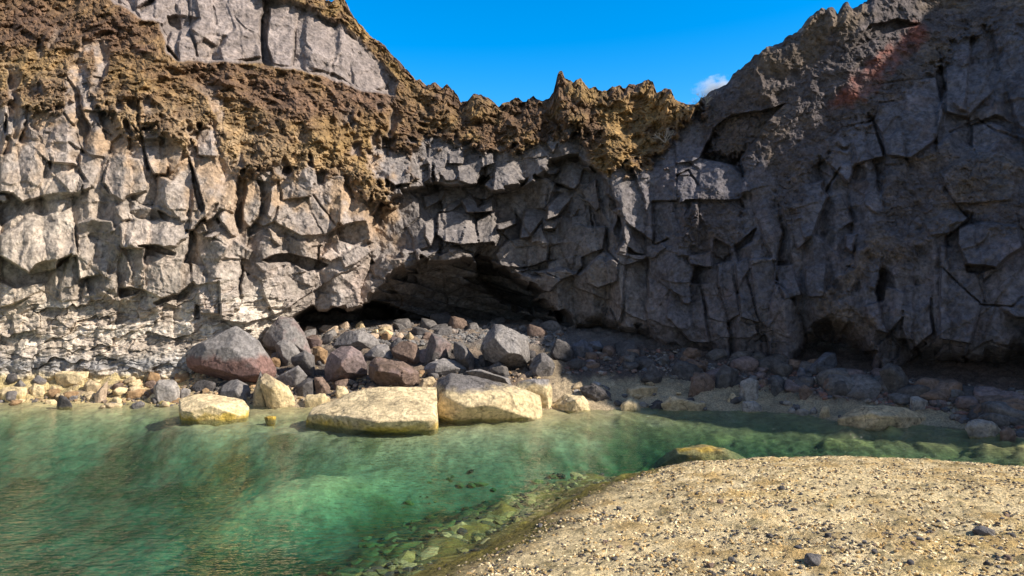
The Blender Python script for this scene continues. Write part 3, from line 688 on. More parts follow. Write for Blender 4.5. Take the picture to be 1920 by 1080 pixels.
rc = mix(C(.088, .075, .07) * np.ones(d.shape + (1,), f4), C(.125, .095, .065), sstep(-.2, .7, n1 + .5 * n2))
streak = soft([(1715,40),(1740,60),(1650,150),(1600,200),(1555,205),(1590,150),(1660,100)], wx + cw, wy + cw, 12)
rc = mix(rc, C(.17, .066, .046), np.clip(streak * (.8 + .7 * n2), 0, 1))
rc = mix(rc, C(.26, .22, .19), sstep(.5, 1., n2 + .4 * n3) * .6)
rc = rc * (.75 + .45 * kq[1])[..., None]
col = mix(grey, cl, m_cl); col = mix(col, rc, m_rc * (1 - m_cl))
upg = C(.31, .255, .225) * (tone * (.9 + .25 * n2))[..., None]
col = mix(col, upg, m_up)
# low left stains
lw = m_low * sstep(.15, .75, (lq[2] - .5) * 1.4 + .5 * n2 + .25)
col = mix(col, C(.66, .58, .48), lw * .75)
wh = .7 * m_low * sstep(652, 672, wy) * (1 - sstep(400, 470, PX))
col = mix(col, C(.44, .41, .37), wh * np.clip(.75 + .6 * n2, 0, 1))
bl = m_low * sstep(668, 680, wy) * (1 - sstep(690, 697, wy)); col = mix(col, C(.22, .22, .225), bl * .7)
yl = m_low * sstep(696, 712, wy + 6 * n2); col = mix(col, C(.50, .39, .19), yl * np.clip(.75 + .5 * n2, 0, 1))
# drips of ochre below the clinker on the left
dr = (1 - clk) * sstep(190, 0, pdist(clink[2:27], PX, PY, False)) * sstep(-.25, .5, n2 + .6 * vnoise(PX / 22, PY / 140, 0 * PX, 120)) * (PX < 760)
col = mix(col, C(.42, .285, .17), dr * .85)
# inside of the hollows: darker colour, varied bed by bed
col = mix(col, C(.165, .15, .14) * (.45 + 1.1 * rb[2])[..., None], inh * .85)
col = col * (1 - .35 * crack)[..., None]
col = col * (.93 + .10 * m_low - .12 * m_cl - .10 * m_cl * sstep(650, 800, PX))[..., None]
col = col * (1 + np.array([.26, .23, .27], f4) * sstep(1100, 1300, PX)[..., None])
col = np.clip(col * (1 + .18 * fine)[..., None], .01, .85)
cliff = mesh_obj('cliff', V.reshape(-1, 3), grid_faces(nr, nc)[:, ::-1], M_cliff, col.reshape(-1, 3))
tag(cliff, kind='structure')

# ------------------------------------------------------------------ ground sheet: pool bed, shore, gravel bank
gx = np.arange(-15, 12.5, .035, dtype=f4); gy = np.arange(2.2, 20, .035, dtype=f4)
GX, GY = np.meshgrid(gx, gy)
gz, gd, gsd = ground_z(GX, GY)
cobF1, cobF2, _a, _b, cob = cells(GX / .17 + .3 * vnoise(GX*3, GY*3, 0*GX, 1), GY / .17, 130)
cb2F1, cb2F2, _a, _b, cb2 = cells(GX / .42 + .3 * vnoise(GX*2, GY*2, 0*GX, 2), GY / .42, 131)
nA = fbm(GX * .7, GY * .7, 0 * GX, 4, 132); nB = fbm(GX * 2.6, GY * 2.6, 0 * GX, 4, 136); nC = fbm(GX * 9, GY * 9, 0 * GX, 3, 140)
under = (gz < 0) & (gsd < 0)
cobz = sstep(-2.8, -1.6, gsd) * sstep(-.35, -.8, gsd)       # cobbles on the bed along the bank
gz = gz + under * (cobz * (.09 * (.5 - cobF1) * cob[0] + .22 * (.55 - cb2F1) * (cb2[0] > .45) * cb2[1]) + .05 * nB)
gz = gz + (gd > 0) * (.07 * nB + .05 * nC) * sstep(0, .6, gd) + (gsd > 0) * (gd < 0) * (.030 * fbm(GX * 15, GY * 15, 0 * GX, 2, 143) + .016 * nC + .015 * nB * sstep(0, .4, gsd))
bank_m = (gsd > 0) & (gd < .2)
sand = C(.76, .59, .32)
gc = np.zeros(GX.shape + (3,), f4) + C(.25, .245, .145)
# bed: sand, algae
shoalm = np.exp(-(((GX + 2.9) * .8 + (GY - 9.6) * .25) / 1.0) ** 2 - ((GY - 9.6) - (GX + 2.9) * .55) ** 2 / .5)
alg = sstep(-.25, .45, nA + .5 * nB - .05 + .5 * cobz + .75 * sstep(9.0, 6.3, GY) - .5 * shoalm + .55 * sstep(.8, 2.5, GX))
gc = mix(gc, C(.055, .085, .03), alg * .85)
gc = mix(gc, C(.50, .44, .22), np.clip(shoalm * (1.0 + .9 * nB), 0, 1) * .8)
gc = gc * (1 + (.10 + .40 * sstep(9.5, 8, GY)) * nC + .25 * sstep(9.5, 8, GY) * fbm(GX * 14, GY * 14, 0 * GX, 2, 144))[..., None]
gc = mix(gc, C(.24, .25, .07), cobz * (cb2[0] > .45) * cb2[2] * .8)
gc = mix(gc, C(.05, .065, .03), cobz * (1 - sstep(.05, .25, cb2F2 - cb2F1)) * .7)
near = sstep(-2.2, -.3, gd) * (gd < 0) * (1 - .6 * sstep(.8, 2.5, GX)); gc = mix(gc, C(.36, .29, .14), near * .7)
# shore
shore = gd > 0
sc = mix(C(.43, .335, .21) * np.ones(GX.shape + (1,), f4), C(.105, .08, .068), sstep(1.0, 1.5, gd + .4 * nB + .6 * sstep(4, 6, GX)) * sstep(.6, 1.4, GX))
sc = mix(sc, C(.085, .07, .06), sstep(-5.6, -5.0, GX) * sstep(1.0, .4, GX) * sstep(.35, .7, gd) * sstep(3.2, 2.6, gd))  # ground among the piled boulders darkened, painting in the shadow gaps
sc = mix(sc, C(.16, .145, .135), sstep(2.4, 3.2, gd + .5 * nB))
sc = mix(sc, C(.30, .22, .15), sstep(.1, .8, nB + .3) * (GX <= .8) * .7)
sc = mix(sc, C(.60, .47, .22), sstep(-6.2, -7.2, GX + .4 * nA) * sstep(.7, -.2, nC + nB) * .85)
gc = np.where(shore[..., None], sc, gc)
# bank
bc = mix(sand * np.ones(GX.shape + (1,), f4), C(.52, .35, .14), sstep(-.1, .8, nA * .6 + nB))
bc = mix(bc, C(.82, .66, .40), sstep(.1, .8, -nB + .4 * nA) * .6)
bc = mix(bc, C(.15, .12, .05), sstep(.0, .7, nC * .8 + .6 * fbm(GX * 1.6, GY * 3.4, 0 * GX, 4, 147)) * .8)
lf = sstep(2.4, .6, GX + .3 * nA)
bc = mix(bc, C(.76, .54, .19), sstep(.1, .8, fbm(GX * .8, GY * 1.6, 0 * GX, 4, 148) + .3 * nC) * sstep(1.5, 4, GX) * .55)
wet = 1 - sstep(.02, .22 + .75 * lf, gsd + .15 * nB)
bc = mix(bc, C(.085, .068, .042), wet * .85)
alge = (1 - sstep(.08, .16 + .48 * lf, gsd + .38 * nB + .15 * nC)) * sstep(2.8, 1.6, GX + .4 * nA)
bc = mix(bc, C(.15, .125, .02) * (.9 + .6 * nC)[..., None], alge * .9)
gc = np.where(bank_m[..., None], bc, gc)
lead = (gsd <= 0) & (gsd > -.9) & (GX < 1.6) & ~shore
gc = mix(gc, C(.125, .11, .022) * (1 + .5 * nC + .6 * nB)[..., None], lead * sstep(-.85, -.45, gsd + .4 * nB))
allF = grid_faces(*GX.shape)
GV = np.stack([GX, GY, gz], -1).reshape(-1, 3)
fz = np.where(bank_m.ravel(), 2, np.where(shore.ravel(), 1, 0))[allF].max(1)
def sub_mesh(name, sel, mat):
    Fs = allF[sel]; ids, inv = np.unique(Fs, return_inverse=True)
    return mesh_obj(name, GV[ids], inv.reshape(-1, 4), mat, gc.reshape(-1, 3)[ids], smooth=True)
tag(sub_mesh('pool_bed', fz == 0, M_bed), kind='structure')
tag(sub_mesh('shore', fz == 1, M_sand), kind='structure')
tag(sub_mesh('gravel_bank', fz == 2, M_sand), kind='structure')
# wide sheet under everything
sx = np.linspace(-120, 120, 61); SX, SY = np.meshgrid(sx, sx)
sv = np.stack([SX, SY, 0 * SX - 1.7], -1).reshape(-1, 3)
tag(mesh_obj('seabed', sv, grid_faces(61, 61), M_bed, np.tile(C(.25, .24, .15), (3721, 1))), kind='structure')

# ------------------------------------------------------------------ water
def water():
    m, nt, out = new_mat('pool_water')
    N = nt.nodes.new; Lk = nt.links.new
    geo = N('ShaderNodeNewGeometry')
    mp = N('ShaderNodeMapping'); mp.inputs['Scale'].default_value = (4.0, 15., 1); mp.inputs['Rotation'].default_value = (0, 0, math.radians(8))
    mp2 = N('ShaderNodeMapping'); mp2.inputs['Scale'].default_value = (9., 17., 1); mp2.inputs['Rotation'].default_value = (0, 0, math.radians(-24))
    Lk(geo.outputs['Position'], mp.inputs['Vector']); Lk(geo.outputs['Position'], mp2.inputs['Vector'])
    a = N('ShaderNodeTexNoise'); a.inputs['Scale'].default_value = 1.0; a.inputs['Detail'].default_value = 3; a.inputs['Distortion'].default_value = .4
    b = N('ShaderNodeTexNoise'); b.inputs['Scale'].default_value = 1.3; b.inputs['Detail'].default_value = 2
    Lk(mp.outputs[0], a.inputs['Vector']); Lk(mp2.outputs[0], b.inputs['Vector'])
    c = N('ShaderNodeTexNoise'); c.inputs['Scale'].default_value = .35; c.inputs['Detail'].default_value = 2
    Lk(geo.outputs['Position'], c.inputs['Vector'])
    cr = N('ShaderNodeMapRange'); cr.inputs['From Min'].default_value = .35; cr.inputs['From Max'].default_value = .65; cr.inputs['To Min'].default_value = .35; cr.inputs['To Max'].default_value = 1.
    Lk(c.outputs['Fac'], cr.inputs['Value'])
    ad = N('ShaderNodeMath'); ad.operation = 'MULTIPLY_ADD'; ad.inputs[1].default_value = .55
    Lk(b.outputs['Fac'], ad.inputs[0]); Lk(a.outputs['Fac'], ad.inputs[2])
    mu = N('ShaderNodeMath'); mu.operation = 'MULTIPLY'; Lk(ad.outputs[0], mu.inputs[0]); Lk(cr.outputs[0], mu.inputs[1])
    bp = N('ShaderNodeBump'); bp.inputs['Strength'].default_value = 1.; bp.inputs['Distance'].default_value = .14
    Lk(mu.outputs[0], bp.inputs['Height'])
    dt = N('ShaderNodeVectorMath'); dt.operation = 'DOT_PRODUCT'; Lk(bp.outputs[0], dt.inputs[0]); Lk(geo.outputs['Incoming'], dt.inputs[1])
    ab = N('ShaderNodeMath'); ab.operation = 'ABSOLUTE'; Lk(dt.outputs['Value'], ab.inputs[0])
    om = N('ShaderNodeMath'); om.operation = 'SUBTRACT'; om.inputs[0].default_value = 1.; om.use_clamp = True; Lk(ab.outputs[0], om.inputs[1])
    p5 = N('ShaderNodeMath'); p5.operation = 'POWER'; p5.inputs[1].default_value = 5.; Lk(om.outputs[0], p5.inputs[0])
    fr = N('ShaderNodeMath'); fr.operation = 'MULTIPLY_ADD'; fr.inputs[1].default_value = .98; fr.inputs[2].default_value = .02; Lk(p5.outputs[0], fr.inputs[0])
    gl = N('ShaderNodeBsdfGlossy'); gl.inputs['Roughness'].default_value = .05; Lk(bp.outputs[0], gl.inputs['Normal'])
    tp = N('ShaderNodeBsdfTransparent')
    mx = N('ShaderNodeMixShader'); Lk(fr.outputs[0], mx.inputs[0]); Lk(tp.outputs[0], mx.inputs[1]); Lk(gl.outputs[0], mx.inputs[2])
    Lk(mx.outputs[0], out.inputs['Surface'])
    va = N('ShaderNodeVolumeAbsorption'); va.inputs['Color'].default_value = (.34, .74, .68, 1); va.inputs['Density'].default_value = .86
    Lk(va.outputs[0], out.inputs['Volume'])
    return m
M_water = water()
bm = bmesh.new()
for x, y, z in [(-70,-60,0),(70,-60,0),(70,60,0),(-70,60,0),(-70,-60,-1.6),(70,-60,-1.6),(70,60,-1.6),(-70,60,-1.6)]: bm.verts.new((x, y, z))
bm.verts.ensure_lookup_table()
for q in [(0,1,2,3),(7,6,5,4),(0,4,5,1),(1,5,6,2),(2,6,7,3),(3,7,4,0)]: bm.faces.new([bm.verts[i] for i in q])
me = bpy.data.meshes.new('water'); bm.to_mesh(me); bm.free(); me.materials.append(M_water)
wo = bpy.data.objects.new('water', me); COL.objects.link(wo); tag(wo, kind='structure')

# ------------------------------------------------------------------ rocks
ICO = {}
def ico(n):
    if n not in ICO:
        b = bmesh.new(); bmesh.ops.create_icosphere(b, subdivisions=n, radius=1)
        b.verts.ensure_lookup_table()
        ICO[n] = (np.array([v.co[:] for v in b.verts], f4), np.array([[v.index for v in fc.verts] for fc in b.faces], np.int32))
        b.free()
    return ICO[n]

def hull_planes(pts):
    b = bmesh.new()
    for p in pts: b.verts.new(p)
    bmesh.ops.convex_hull(b, input=b.verts[:])
    b.normal_update()
    c = Vector(np.mean(pts, 0))
    out = []
    for fc in b.faces:
        n = fc.normal.copy()
        if n.length < .5: continue
        q = fc.verts[0].co - c
        dd = q.dot(n)
        if dd < 0: n = -n; dd = -dd
        for (m, e) in out:
            if m.dot(n) > .992 and abs(e - dd) < .04: break
        else: out.append((n, max(dd, .01)))
    b.free()
    return np.array([o[0][:] for o in out], f4), np.array([o[1] for o in out], f4), np.array(c, f4)

def rock_shape(nrm, dd, dims, lod, sharp, rough, seed):
    D, Fc = ico(lod)
    D = D * dims; D = D / np.linalg.norm(D, axis=1, keepdims=True)
    dot = D @ nrm.T
    t = np.where(dot > .02, dd[None, :] / np.maximum(dot, .02), 1e6)
    tm = t.min(1, keepdims=True)
    r = tm[:, 0] * ((tm / t) ** sharp).sum(1) ** (-1 / sharp)
    P = D * r[:, None]
    size = float(np.mean(dims))
    s = 2.2 / size; o = seed * 13.7
    n = fbm(P[:, 0] * s + o, P[:, 1] * s, P[:, 2] * s, 5, 200 + seed % 50)
    rd = fbm(P[:, 0] * s * .8 + o, P[:, 1] * s * .8 + 5, P[:, 2] * s * .8, 3, 260 + seed % 50, True)
    s2 = 3.2 / size
    c1, c2, e1, e2, cr = cells((P[:, 0] + .5 * P[:, 1] + .15 * size * n) * s2 * .55 + o, (P[:, 2] + .4 * P[:, 1] + .15 * size * n) * s2 * .6, 240 + seed % 50)
    chip = (cr[0] - .5) * .5 + (cr[1] - .5) * .8 * ((P[:, 0] + .5 * P[:, 1]) * s2 * .55 + o - e1) - .35 * (1 - sstep(0, .05, c2 - c1)) * (cr[2] > .45)
    P = P + D * (size * rough * (n * .35 + .6 * np.minimum(rd - .6, .1) + .75 * chip))[:, None]
    return P, Fc, n

PAL = dict(grey=(.22,.20,.185), dark=(.095,.086,.082), mid=(.15,.135,.125), purple=(.19,.145,.135), brown=(.18,.125,.095), pale=(.64,.50,.29), tan=(.46,.35,.21),
           warm=(.45,.34,.24), blue=(.115,.118,.135), ginger=(.30,.19,.10), ash=(.33,.295,.26))
def rock_col(P, W, n, style, seed):
    """albedo of a rock; W world positions"""
    N2 = fbm(W[:, 0] * 2.3 + seed, W[:, 1] * 2.3, W[:, 2] * 2.3, 4, 300)
    N3 = fbm(W[:, 0] * 7, W[:, 1] * 7 + seed, W[:, 2] * 7, 3, 310)
    base = C(*PAL[style.split('+')[0]]) * np.ones((len(P), 1), f4)
    base = base * (1 + .22 * N2 + .15 * N3)[:, None]
    z = W[:, 2] + .05 * N2
    if '+red' in style:       # reddish scoria skin on the lower half
        h = (P[:, 2] - P[:, 2].min()) / np.ptp(P[:, 2])
        base = mix(base, C(.20, .118, .098), sstep(.62, .46, h + .16 * N2))
    if '+rose' in style:
        base = mix(base, C(.215, .152, .138), sstep(-.1, .7, N2 + .4 * N3) * .8)
    if '+tide' in style:      # bleached below the high water mark
        t = sstep(.56, .44, z + .04 * N3)
        base = mix(base, C(.64, .50, .28), t * .92)
    if '+algae' in style:
        base = mix(base, C(.56, .38, .05), np.clip(sstep(.16, .03, z + .10 * N3) * (.8 + .9 * N2), 0, 1) * .85)
    if '+crk' in style:
        a1, a2, _x, _y, cr_ = cells((W[:, 0] + .35 * W[:, 1] + .12 * N2) / .42, (W[:, 2] + .25 * W[:, 1] + .12 * N3) / .36, 320 + seed)
        base = base * (1 - .55 * (1 - sstep(.01, .045, a2 - a1)))[:, None]
    if '+lich' in style:
        base = mix(base, C(.46, .36, .20), sstep(-.1, .6, N2) * .6)
    base = mix(base, C(.27, .23, .10), sstep(.012, -.03, z))
    return np.clip(base, .01, .8)

NROCK = [0]
def rock(label, zn, pts, style='grey', inner=(), depth=.75, Y=None, rough=.07, sharp=400, lod=None, name='boulder', cat='boulder', dy=0., sink=None):
    NROCK[0] += 1; sd = NROCK[0]; R_ = np.random.RandomState(sd)
    S = tr(zn, pts); I = tr(zn, inner)
    xs = [p[0] for p in S]; ys = [p[1] for p in S]
    cpx, bot = (min(xs) + max(xs)) / 2, max(ys)
    if Y is None: Y = hit_ground(cpx, bot - 2)
    wd = (max(xs) - min(xs)) / F * Y; ht = (max(ys) - min(ys)) / F * Y
    half = depth * .5 * (wd * .6 + ht * .4)
    Yc = Y + half * .45 + dy
    mx, my = sum(xs) / len(xs), sum(ys) / len(ys)
    if sink is None: sink = 60 if bot > 735 else 8
    pts3 = []
    for p in S:
        py = p[1] + (sink if p[1] > bot - .35 * (bot - min(ys)) else 0)
        pts3.append(wpt(p[0], py, Yc + (R_.rand() - .5) * .5 * half))
    if I:
        for p in I: pts3.append(wpt(p[0], p[1], Yc - p[2]))
        for p in S[::2]:
            pts3.append(wpt(mx + (p[0] - mx) * .66, my + (p[1] - my) * .66, Yc - half * (.45 + .2 * R_.rand())))
    else:
        for p in S[R_.randint(2)::2]:
            pts3.append(wpt(mx + (p[0] - mx) * (.5 + .25 * R_.rand()), my + (p[1] - my) * (.5 + .25 * R_.rand()), Yc - half * (.65 + .4 * R_.rand())))
    for p in S[::2]:
        pts3.append(wpt(mx + (p[0] - mx) * .7, my + (p[1] - my) * .7, Yc + half * (.7 + .4 * R_.rand())))
    A = np.array(pts3)
    nrm, dd, c = hull_planes(pts3)
    xn = R_.normal(size=(7, 3)); xn[:, 1] = -abs(xn[:, 1]); xn /= np.linalg.norm(xn, axis=1, keepdims=True)
    xd = ((A - c) @ xn.T).max(0) - R_.uniform(0, .2, 7) * np.ptp(A, axis=0).min()
    nrm = np.concatenate([nrm, xn.astype(f4)]); dd = np.concatenate([dd, xd.astype(f4)])
    dims = np.ptp(A, axis=0) / 2
    pxw = max(xs) - min(xs)
    if lod is None: lod = 6 if pxw > 70 else (5 if pxw > 30 else 4)
    P, Fc, n = rock_shape(nrm, dd, np.maximum(dims, dims.max() * .3), lod, sharp, rough, sd)
    W = P + c
    base = (float(c[0]), float(c[1]), float(W[:, 2].min()))
    o = mesh_obj(name, W, Fc, M_rock, rock_col(P, W, n, style, sd), smooth=True, loc=base)
    return tag(o, label, cat)

SL = dict(name='rock_slab', cat='rock slab')
ST = dict(name='stone', cat='stone')
# --- boulder pile, left part
rock('largest pointed boulder of the pile, grey on top with a rough reddish lower half','G',[(648,400),(700,300),(770,275),(1060,130),(1250,260),(1300,360),(1390,480),(1370,560),(1290,590),(1180,622),(1000,592),(880,592),(740,560),(660,480)],'grey+red',[(840,390,.55),(1150,300,.55),(1230,520,.75),(850,530,.6)],.8,rough=.055)
rock('upright grey and pink wedge boulder behind the right shoulder of the largest pointed boulder','G',[(1260,270),(1300,190),(1420,60),(1530,70),(1620,190),(1690,360),(1560,380),(1380,390),(1290,330)],'grey+rose',[(1470,230,.55)],.7,rough=.05,Y=15.4)
rock('light grey five sided boulder leaning on the right flank of the largest pointed boulder','G',[(1365,290),(1440,245),(1530,265),(1600,345),(1520,450),(1440,480),(1375,380)],'grey',(),.8,rough=.05)
rock('dark smooth angular boulder with a flat tilted face left of the purple round boulder','G',[(1500,400),(1620,335),(1700,380),(1710,560),(1650,545),(1520,470)],'mid',(),.8,rough=.04)
rock('grey kite shaped boulder above the cream wedge rock at the waterside','G',[(1380,560),(1570,455),(1645,545),(1580,605),(1500,640),(1390,590)],'grey',(),.8,rough=.04)
rock('blackish boulder low between the cream wedge rock and the purple round boulder','G',[(1495,650),(1590,585),(1660,540),(1712,580),(1720,670),(1600,705),(1530,690)],'dark',(),.8,rough=.05)
rock('cream wedge rock with a sloping face at the waterside, left of the widest slab','G',[(1250,610),(1268,495),(1370,560),(1490,640),(1590,740),(1565,790),(1390,802),(1290,690)],'tan+tide',[(1330,590,.45)],.7,rough=.05)
rock('brownish upright rock forming the shaded left side of the cream wedge rock','G',[(1165,740),(1215,640),(1258,500),(1270,640),(1390,790),(1290,810),(1190,795)],'mid+tide',(),.8,rough=.07,dy=.15)
rock('small flat topped dark grey boulder under the front of the largest pointed boulder','G',[(885,675),(970,563),(1060,568),(1180,630),(1175,730),(1090,710),(900,700)],'grey',[(1090,650,.45)],.8,rough=.04)
rock('blackish boulder in the hollow beneath the left front of the largest pointed boulder','G',[(685,625),(760,570),(900,600),(895,680),(740,690)],'dark',(),.9,rough=.05,dy=.1)
rock('squat grey fissured boulder at the left end of the pile beside the ginger rubble','G',[(372,680),(385,630),(430,578),(550,570),(600,640),(592,770),(480,755)],'ash',(),.9,rough=.1)
rock('small pale rounded stone beside the squat fissured boulder','G',[(598,665),(640,633),(690,660),(655,715),(600,718)],'ash',(),.8,**ST)
rock('low cream rock with a bright yellow algae waterline in front of the pile','G',[(588,738),(690,708),(800,675),(1010,673),(1165,748),(1140,790),(940,822),(880,848),(640,852),(608,812)],'pale+algae',[(610,830,.5),(800,852,.65),(940,830,.55),(1130,792,.3),(800,715,.25),(980,710,.25)],.7,rough=.07,Y=12.35)
rock('ginger crusted rock lying left of the largest pointed boulder','G',[(390,505),(530,450),(640,395),(655,470),(560,510),(400,535)],'ginger',(),.8,rough=.13)
rock('small white stone at the cliff foot left of the largest pointed boulder','G',[(505,415),(530,398),(592,394),(565,440),(512,442)],'pale',(),.8,**ST)
rock('small ochre crusted stone tucked right of the largest pointed boulder','G',[(1335,405),(1370,392),(1420,400),(1425,450),(1400,490),(1360,460)],'ginger',(),.8,rough=.14,**ST)
rock('grey stone standing behind the ochre crusted stone in the pile','G',[(1375,340),(1430,330),(1490,400),(1510,460),(1400,480),(1380,420)],'mid',(),.8,dy=.1,**ST)
rock('knobbly ochre stone between the dark angular boulder and the purple round boulder','G',[(1680,310),(1740,300),(1820,350),(1790,440),(1730,460),(1690,380)],'ginger',(),.8,rough=.15,**ST)
rock('dark knobbly clinker lump beside the cream wedge rock','G',[(1700,560),(1770,550),(1830,640),(1840,700),(1750,700),(1700,640)],'brown',(),.8,rough=.16,**ST)
rock('low mossy brown lump at the waterline between the wedge rock and the widest cream slab','G',[(1590,760),(1640,700),(1790,690),(1830,740),(1750,790),(1620,795)],'ginger+tide',(),.8,rough=.15,**ST)
# --- boulder pile, middle
rock('broad flat topped grey boulder in the upper row, under the low cave mouth','H',[(235,250),(265,195),(330,160),(490,140),(560,180),(595,240),(580,290),(450,305),(300,275)],'grey',[(420,220,.4)],.8,rough=.06)
rock('purple round boulder with a crusty pitted left side','H',[(185,430),(205,350),(230,310),(300,270),(380,263),(460,310),(490,400),(495,505),(400,532),(330,540),(250,505),(195,500)],'purple+rose',[(330,380,.65),(290,470,.55)],.9,rough=.07,sharp=160)
rock('large dark brown lumpy boulder behind the widest cream slab','H',[(498,400),(560,340),(700,368),(800,388),(870,450),(872,520),(800,580),(700,560),(520,530)],'brown+rose',[(700,420,.5),(560,420,.4)],.85,rough=.11)
rock('tilted block with a blackish left face and lit right face, standing high in the pile','H',[(885,340),(955,168),(1020,183),(1112,230),(1105,275),(1080,335),(1000,385),(895,388)],'mid+rose',[(1012,235,.5),(980,345,.5)],.8,rough=.03)
rock('dark block with a curved bright edge right behind the tilted block','H',[(1085,330),(1110,222),(1210,253),(1265,300),(1265,420),(1220,435),(1150,385)],'mid',[(1205,290,.35),(1195,380,.4)],.8,rough=.05)
rock('low smooth grey boulder at the foot of the tilted block','H',[(895,420),(930,390),(1000,378),(1080,340),(1180,380),(1225,430),(1150,475),(920,475)],'grey',(),.8,rough=.06)
rock('large rounded cracked grey boulder standing alone at the right end of the pile','H',[(1305,290),(1325,240),(1365,160),(1410,108),(1460,105),(1560,150),(1650,200),(1668,330),(1640,420),(1590,462),(1500,442),(1370,380)],'grey+crk',[(1500,240,.75),(1420,200,.55),(1570,350,.75)],.9,rough=.09,sharp=160)
rock('small dark boulder propped under the large rounded cracked boulder','H',[(1358,420),(1430,372),(1500,400),(1522,460),(1480,495),(1380,480)],'mid',(),.8,rough=.05)
rock('shaded dark stone at the left foot of the large rounded cracked boulder','H',[(1290,330),(1330,320),(1370,380),(1380,450),(1310,450)],'dark',(),.8,dy=.2,**ST)
rock('grey slanting rock between the purple round boulder and the dark brown lumpy one','H',[(475,330),(560,245),(640,240),(700,370),(600,380),(500,360)],'grey',(),.8,rough=.05,dy=.1)
rock('brown angular boulder in the middle row left of the tilted block','H',[(660,280),(740,222),(830,238),(895,290),(890,395),(780,380),(690,340)],'brown',(),.85,rough=.09)
rock('dark knobbly rock in the upper row above the brown angular boulder','H',[(640,300),(665,235),(720,200),(770,230),(760,290),(690,330)],'dark',(),.8,rough=.12,dy=.1)
rock('widest cream slab, sloping into the water in front of the pile','H',[(-10,772),(20,755),(100,710),(190,680),(330,620),(480,570),(700,558),(990,560),(992,680),(975,740),(1000,790),(960,818),(570,812),(300,792),(60,782)],'pale+algae+crk',[(60,775,.5),(300,796,1.0),(570,818,1.35),(960,822,1.35),(1000,792,.9),(480,640,.35),(860,610,.15),(740,690,.8),(250,720,.5)],.5,rough=.07,Y=12.0,sharp=200,**SL)
rock('long straight sided slab, charcoal on top and bleached cream below, right of the widest cream slab','H',[(985,560),(1000,510),(1100,458),(1240,478),(1400,530),(1530,560),(1620,570),(1740,620),(1762,745),(1540,752),(1380,725),(1080,722),(985,700)],'mid+tide+crk',[(1000,724,.75),(1090,730,.95),(1380,738,1.0),(1540,764,.9),(1758,752,.6),(1060,560,.55),(1380,600,.6),(1620,640,.6)],.5,rough=.05,Y=12.6,**SL)
rock('charcoal topped slab end behind the right tip of the long straight sided slab','H',[(1535,560),(1560,520),(1680,498),(1800,505),(1828,570),(1822,645),(1740,650),(1600,590)],'grey+tide',(),.7,rough=.06,Y=13.1,**SL)
rock('small cream cube shaped stone above the left slope of the widest cream slab','H',[(255,610),(270,550),(330,548),(362,590),(350,625),(275,640)],'pale',(),.8,**ST)
rock('small brownish stones block between the brown lumpy boulder and the long slab','H',[(840,560),(880,500),(980,478),(990,520),(940,560),(860,580)],'tan',(),.8,rough=.12,**ST)
rock('flat grey slab lying along the top of the long straight sided slab','H',[(1180,440),(1290,430),(1340,470),(1520,500),(1540,540),(1400,520),(1240,475)],'grey',(),.7,Y=13.6,**SL)
rock('shaded grey boulder right of the large rounded cracked boulder','H',[(1655,420),(1700,340),(1760,300),(1855,390),(1810,490),(1680,495)],'mid',(),.85,rough=.06)
rock('small dark shaded stone behind the large rounded cracked boulder','H',[(1640,300),(1700,290),(1720,350),(1680,400),(1650,380)],'dark',(),.85,dy=.3,**ST)
UP = [([(25,165),(60,118),(130,128),(142,172),(50,195)],'warm','leftmost sunlit stone of the pale row under the low cave mouth'),
      ([(138,145),(180,110),(285,120),(292,172),(200,185)],'warm','broad sunlit stone second from the left in the pale row under the cave mouth'),
      ([(285,105),(360,84),(402,140),(300,155)],'warm','peaked sunlit stone in the middle of the pale row under the cave mouth'),
      ([(398,112),(455,80),(492,130),(430,150)],'pale','pointed cream stone right of the peaked stone under the cave mouth'),
      ([(555,118),(620,104),(682,118),(692,162),(600,155)],'warm','rounded pinkish cream stone right of the gap in the pale row'),
      ([(588,182),(640,148),(682,200),(650,235),(600,220)],'ginger','orange tinted stone below the rounded pinkish cream stone'),
      ([(765,195),(800,160),(832,200),(800,235)],'tan','small tan stone at the sunlit right end of the pale row'),
      ([(50,195),(120,168),(172,230),(150,290),(90,275)],'brown+rose','rosy brown stone below the left end of the pale row'),
      ([(150,215),(230,160),(252,200),(200,260),(165,245)],'dark','dark stone squeezed between the rosy brown stone and the broad flat topped boulder'),
      ([(100,300),(150,265),(212,300),(200,350),(120,330)],'ginger','brown knobbly stone above the left shoulder of the purple round boulder'),
      ([(525,145),(570,140),(585,175),(560,190),(530,175)],'pale','smallest cream stone left of the rounded pinkish cream stone'),
      ([(690,175),(740,160),(765,200),(740,230),(700,215)],'warm','cream stone between the orange tinted stone and the small tan stone'),
      ([(675,95),(720,88),(770,130),(800,150),(740,160),(690,130)],'mid','grey slab half in shade behind the rounded pinkish cream stone')]
for p, s, l in UP: rock(l, 'H', p, s, (), .9, rough=.07, **ST)
CV = [([(985,85),(1060,58),(1105,95),(1040,125)],'mid','pale oval stone in the shaded row along the cave floor'),
      ([(1108,85),(1170,58),(1208,100),(1160,135)],'brown','brownish stone right of the pale oval stone on the cave floor'),
      ([(845,112),(960,92),(985,120),(870,140)],'mid','long flat shaded stone on the cave floor left of the pale oval stone'),
      ([(770,100),(820,88),(845,120),(800,135)],'mid','small shaded stone left of the long flat stone on the cave floor'),
      ([(1030,120),(1070,118),(1090,150),(1050,160)],'dark','little dark stone below the pale oval stone on the cave floor'),
      ([(1570,130),(1620,110),(1650,150),(1610,170)],'mid','grey cobble behind the crown of the large rounded cracked boulder')]
for p, s, l in CV: rock(l, 'H', p, s, (), .9, rough=.06, **ST)
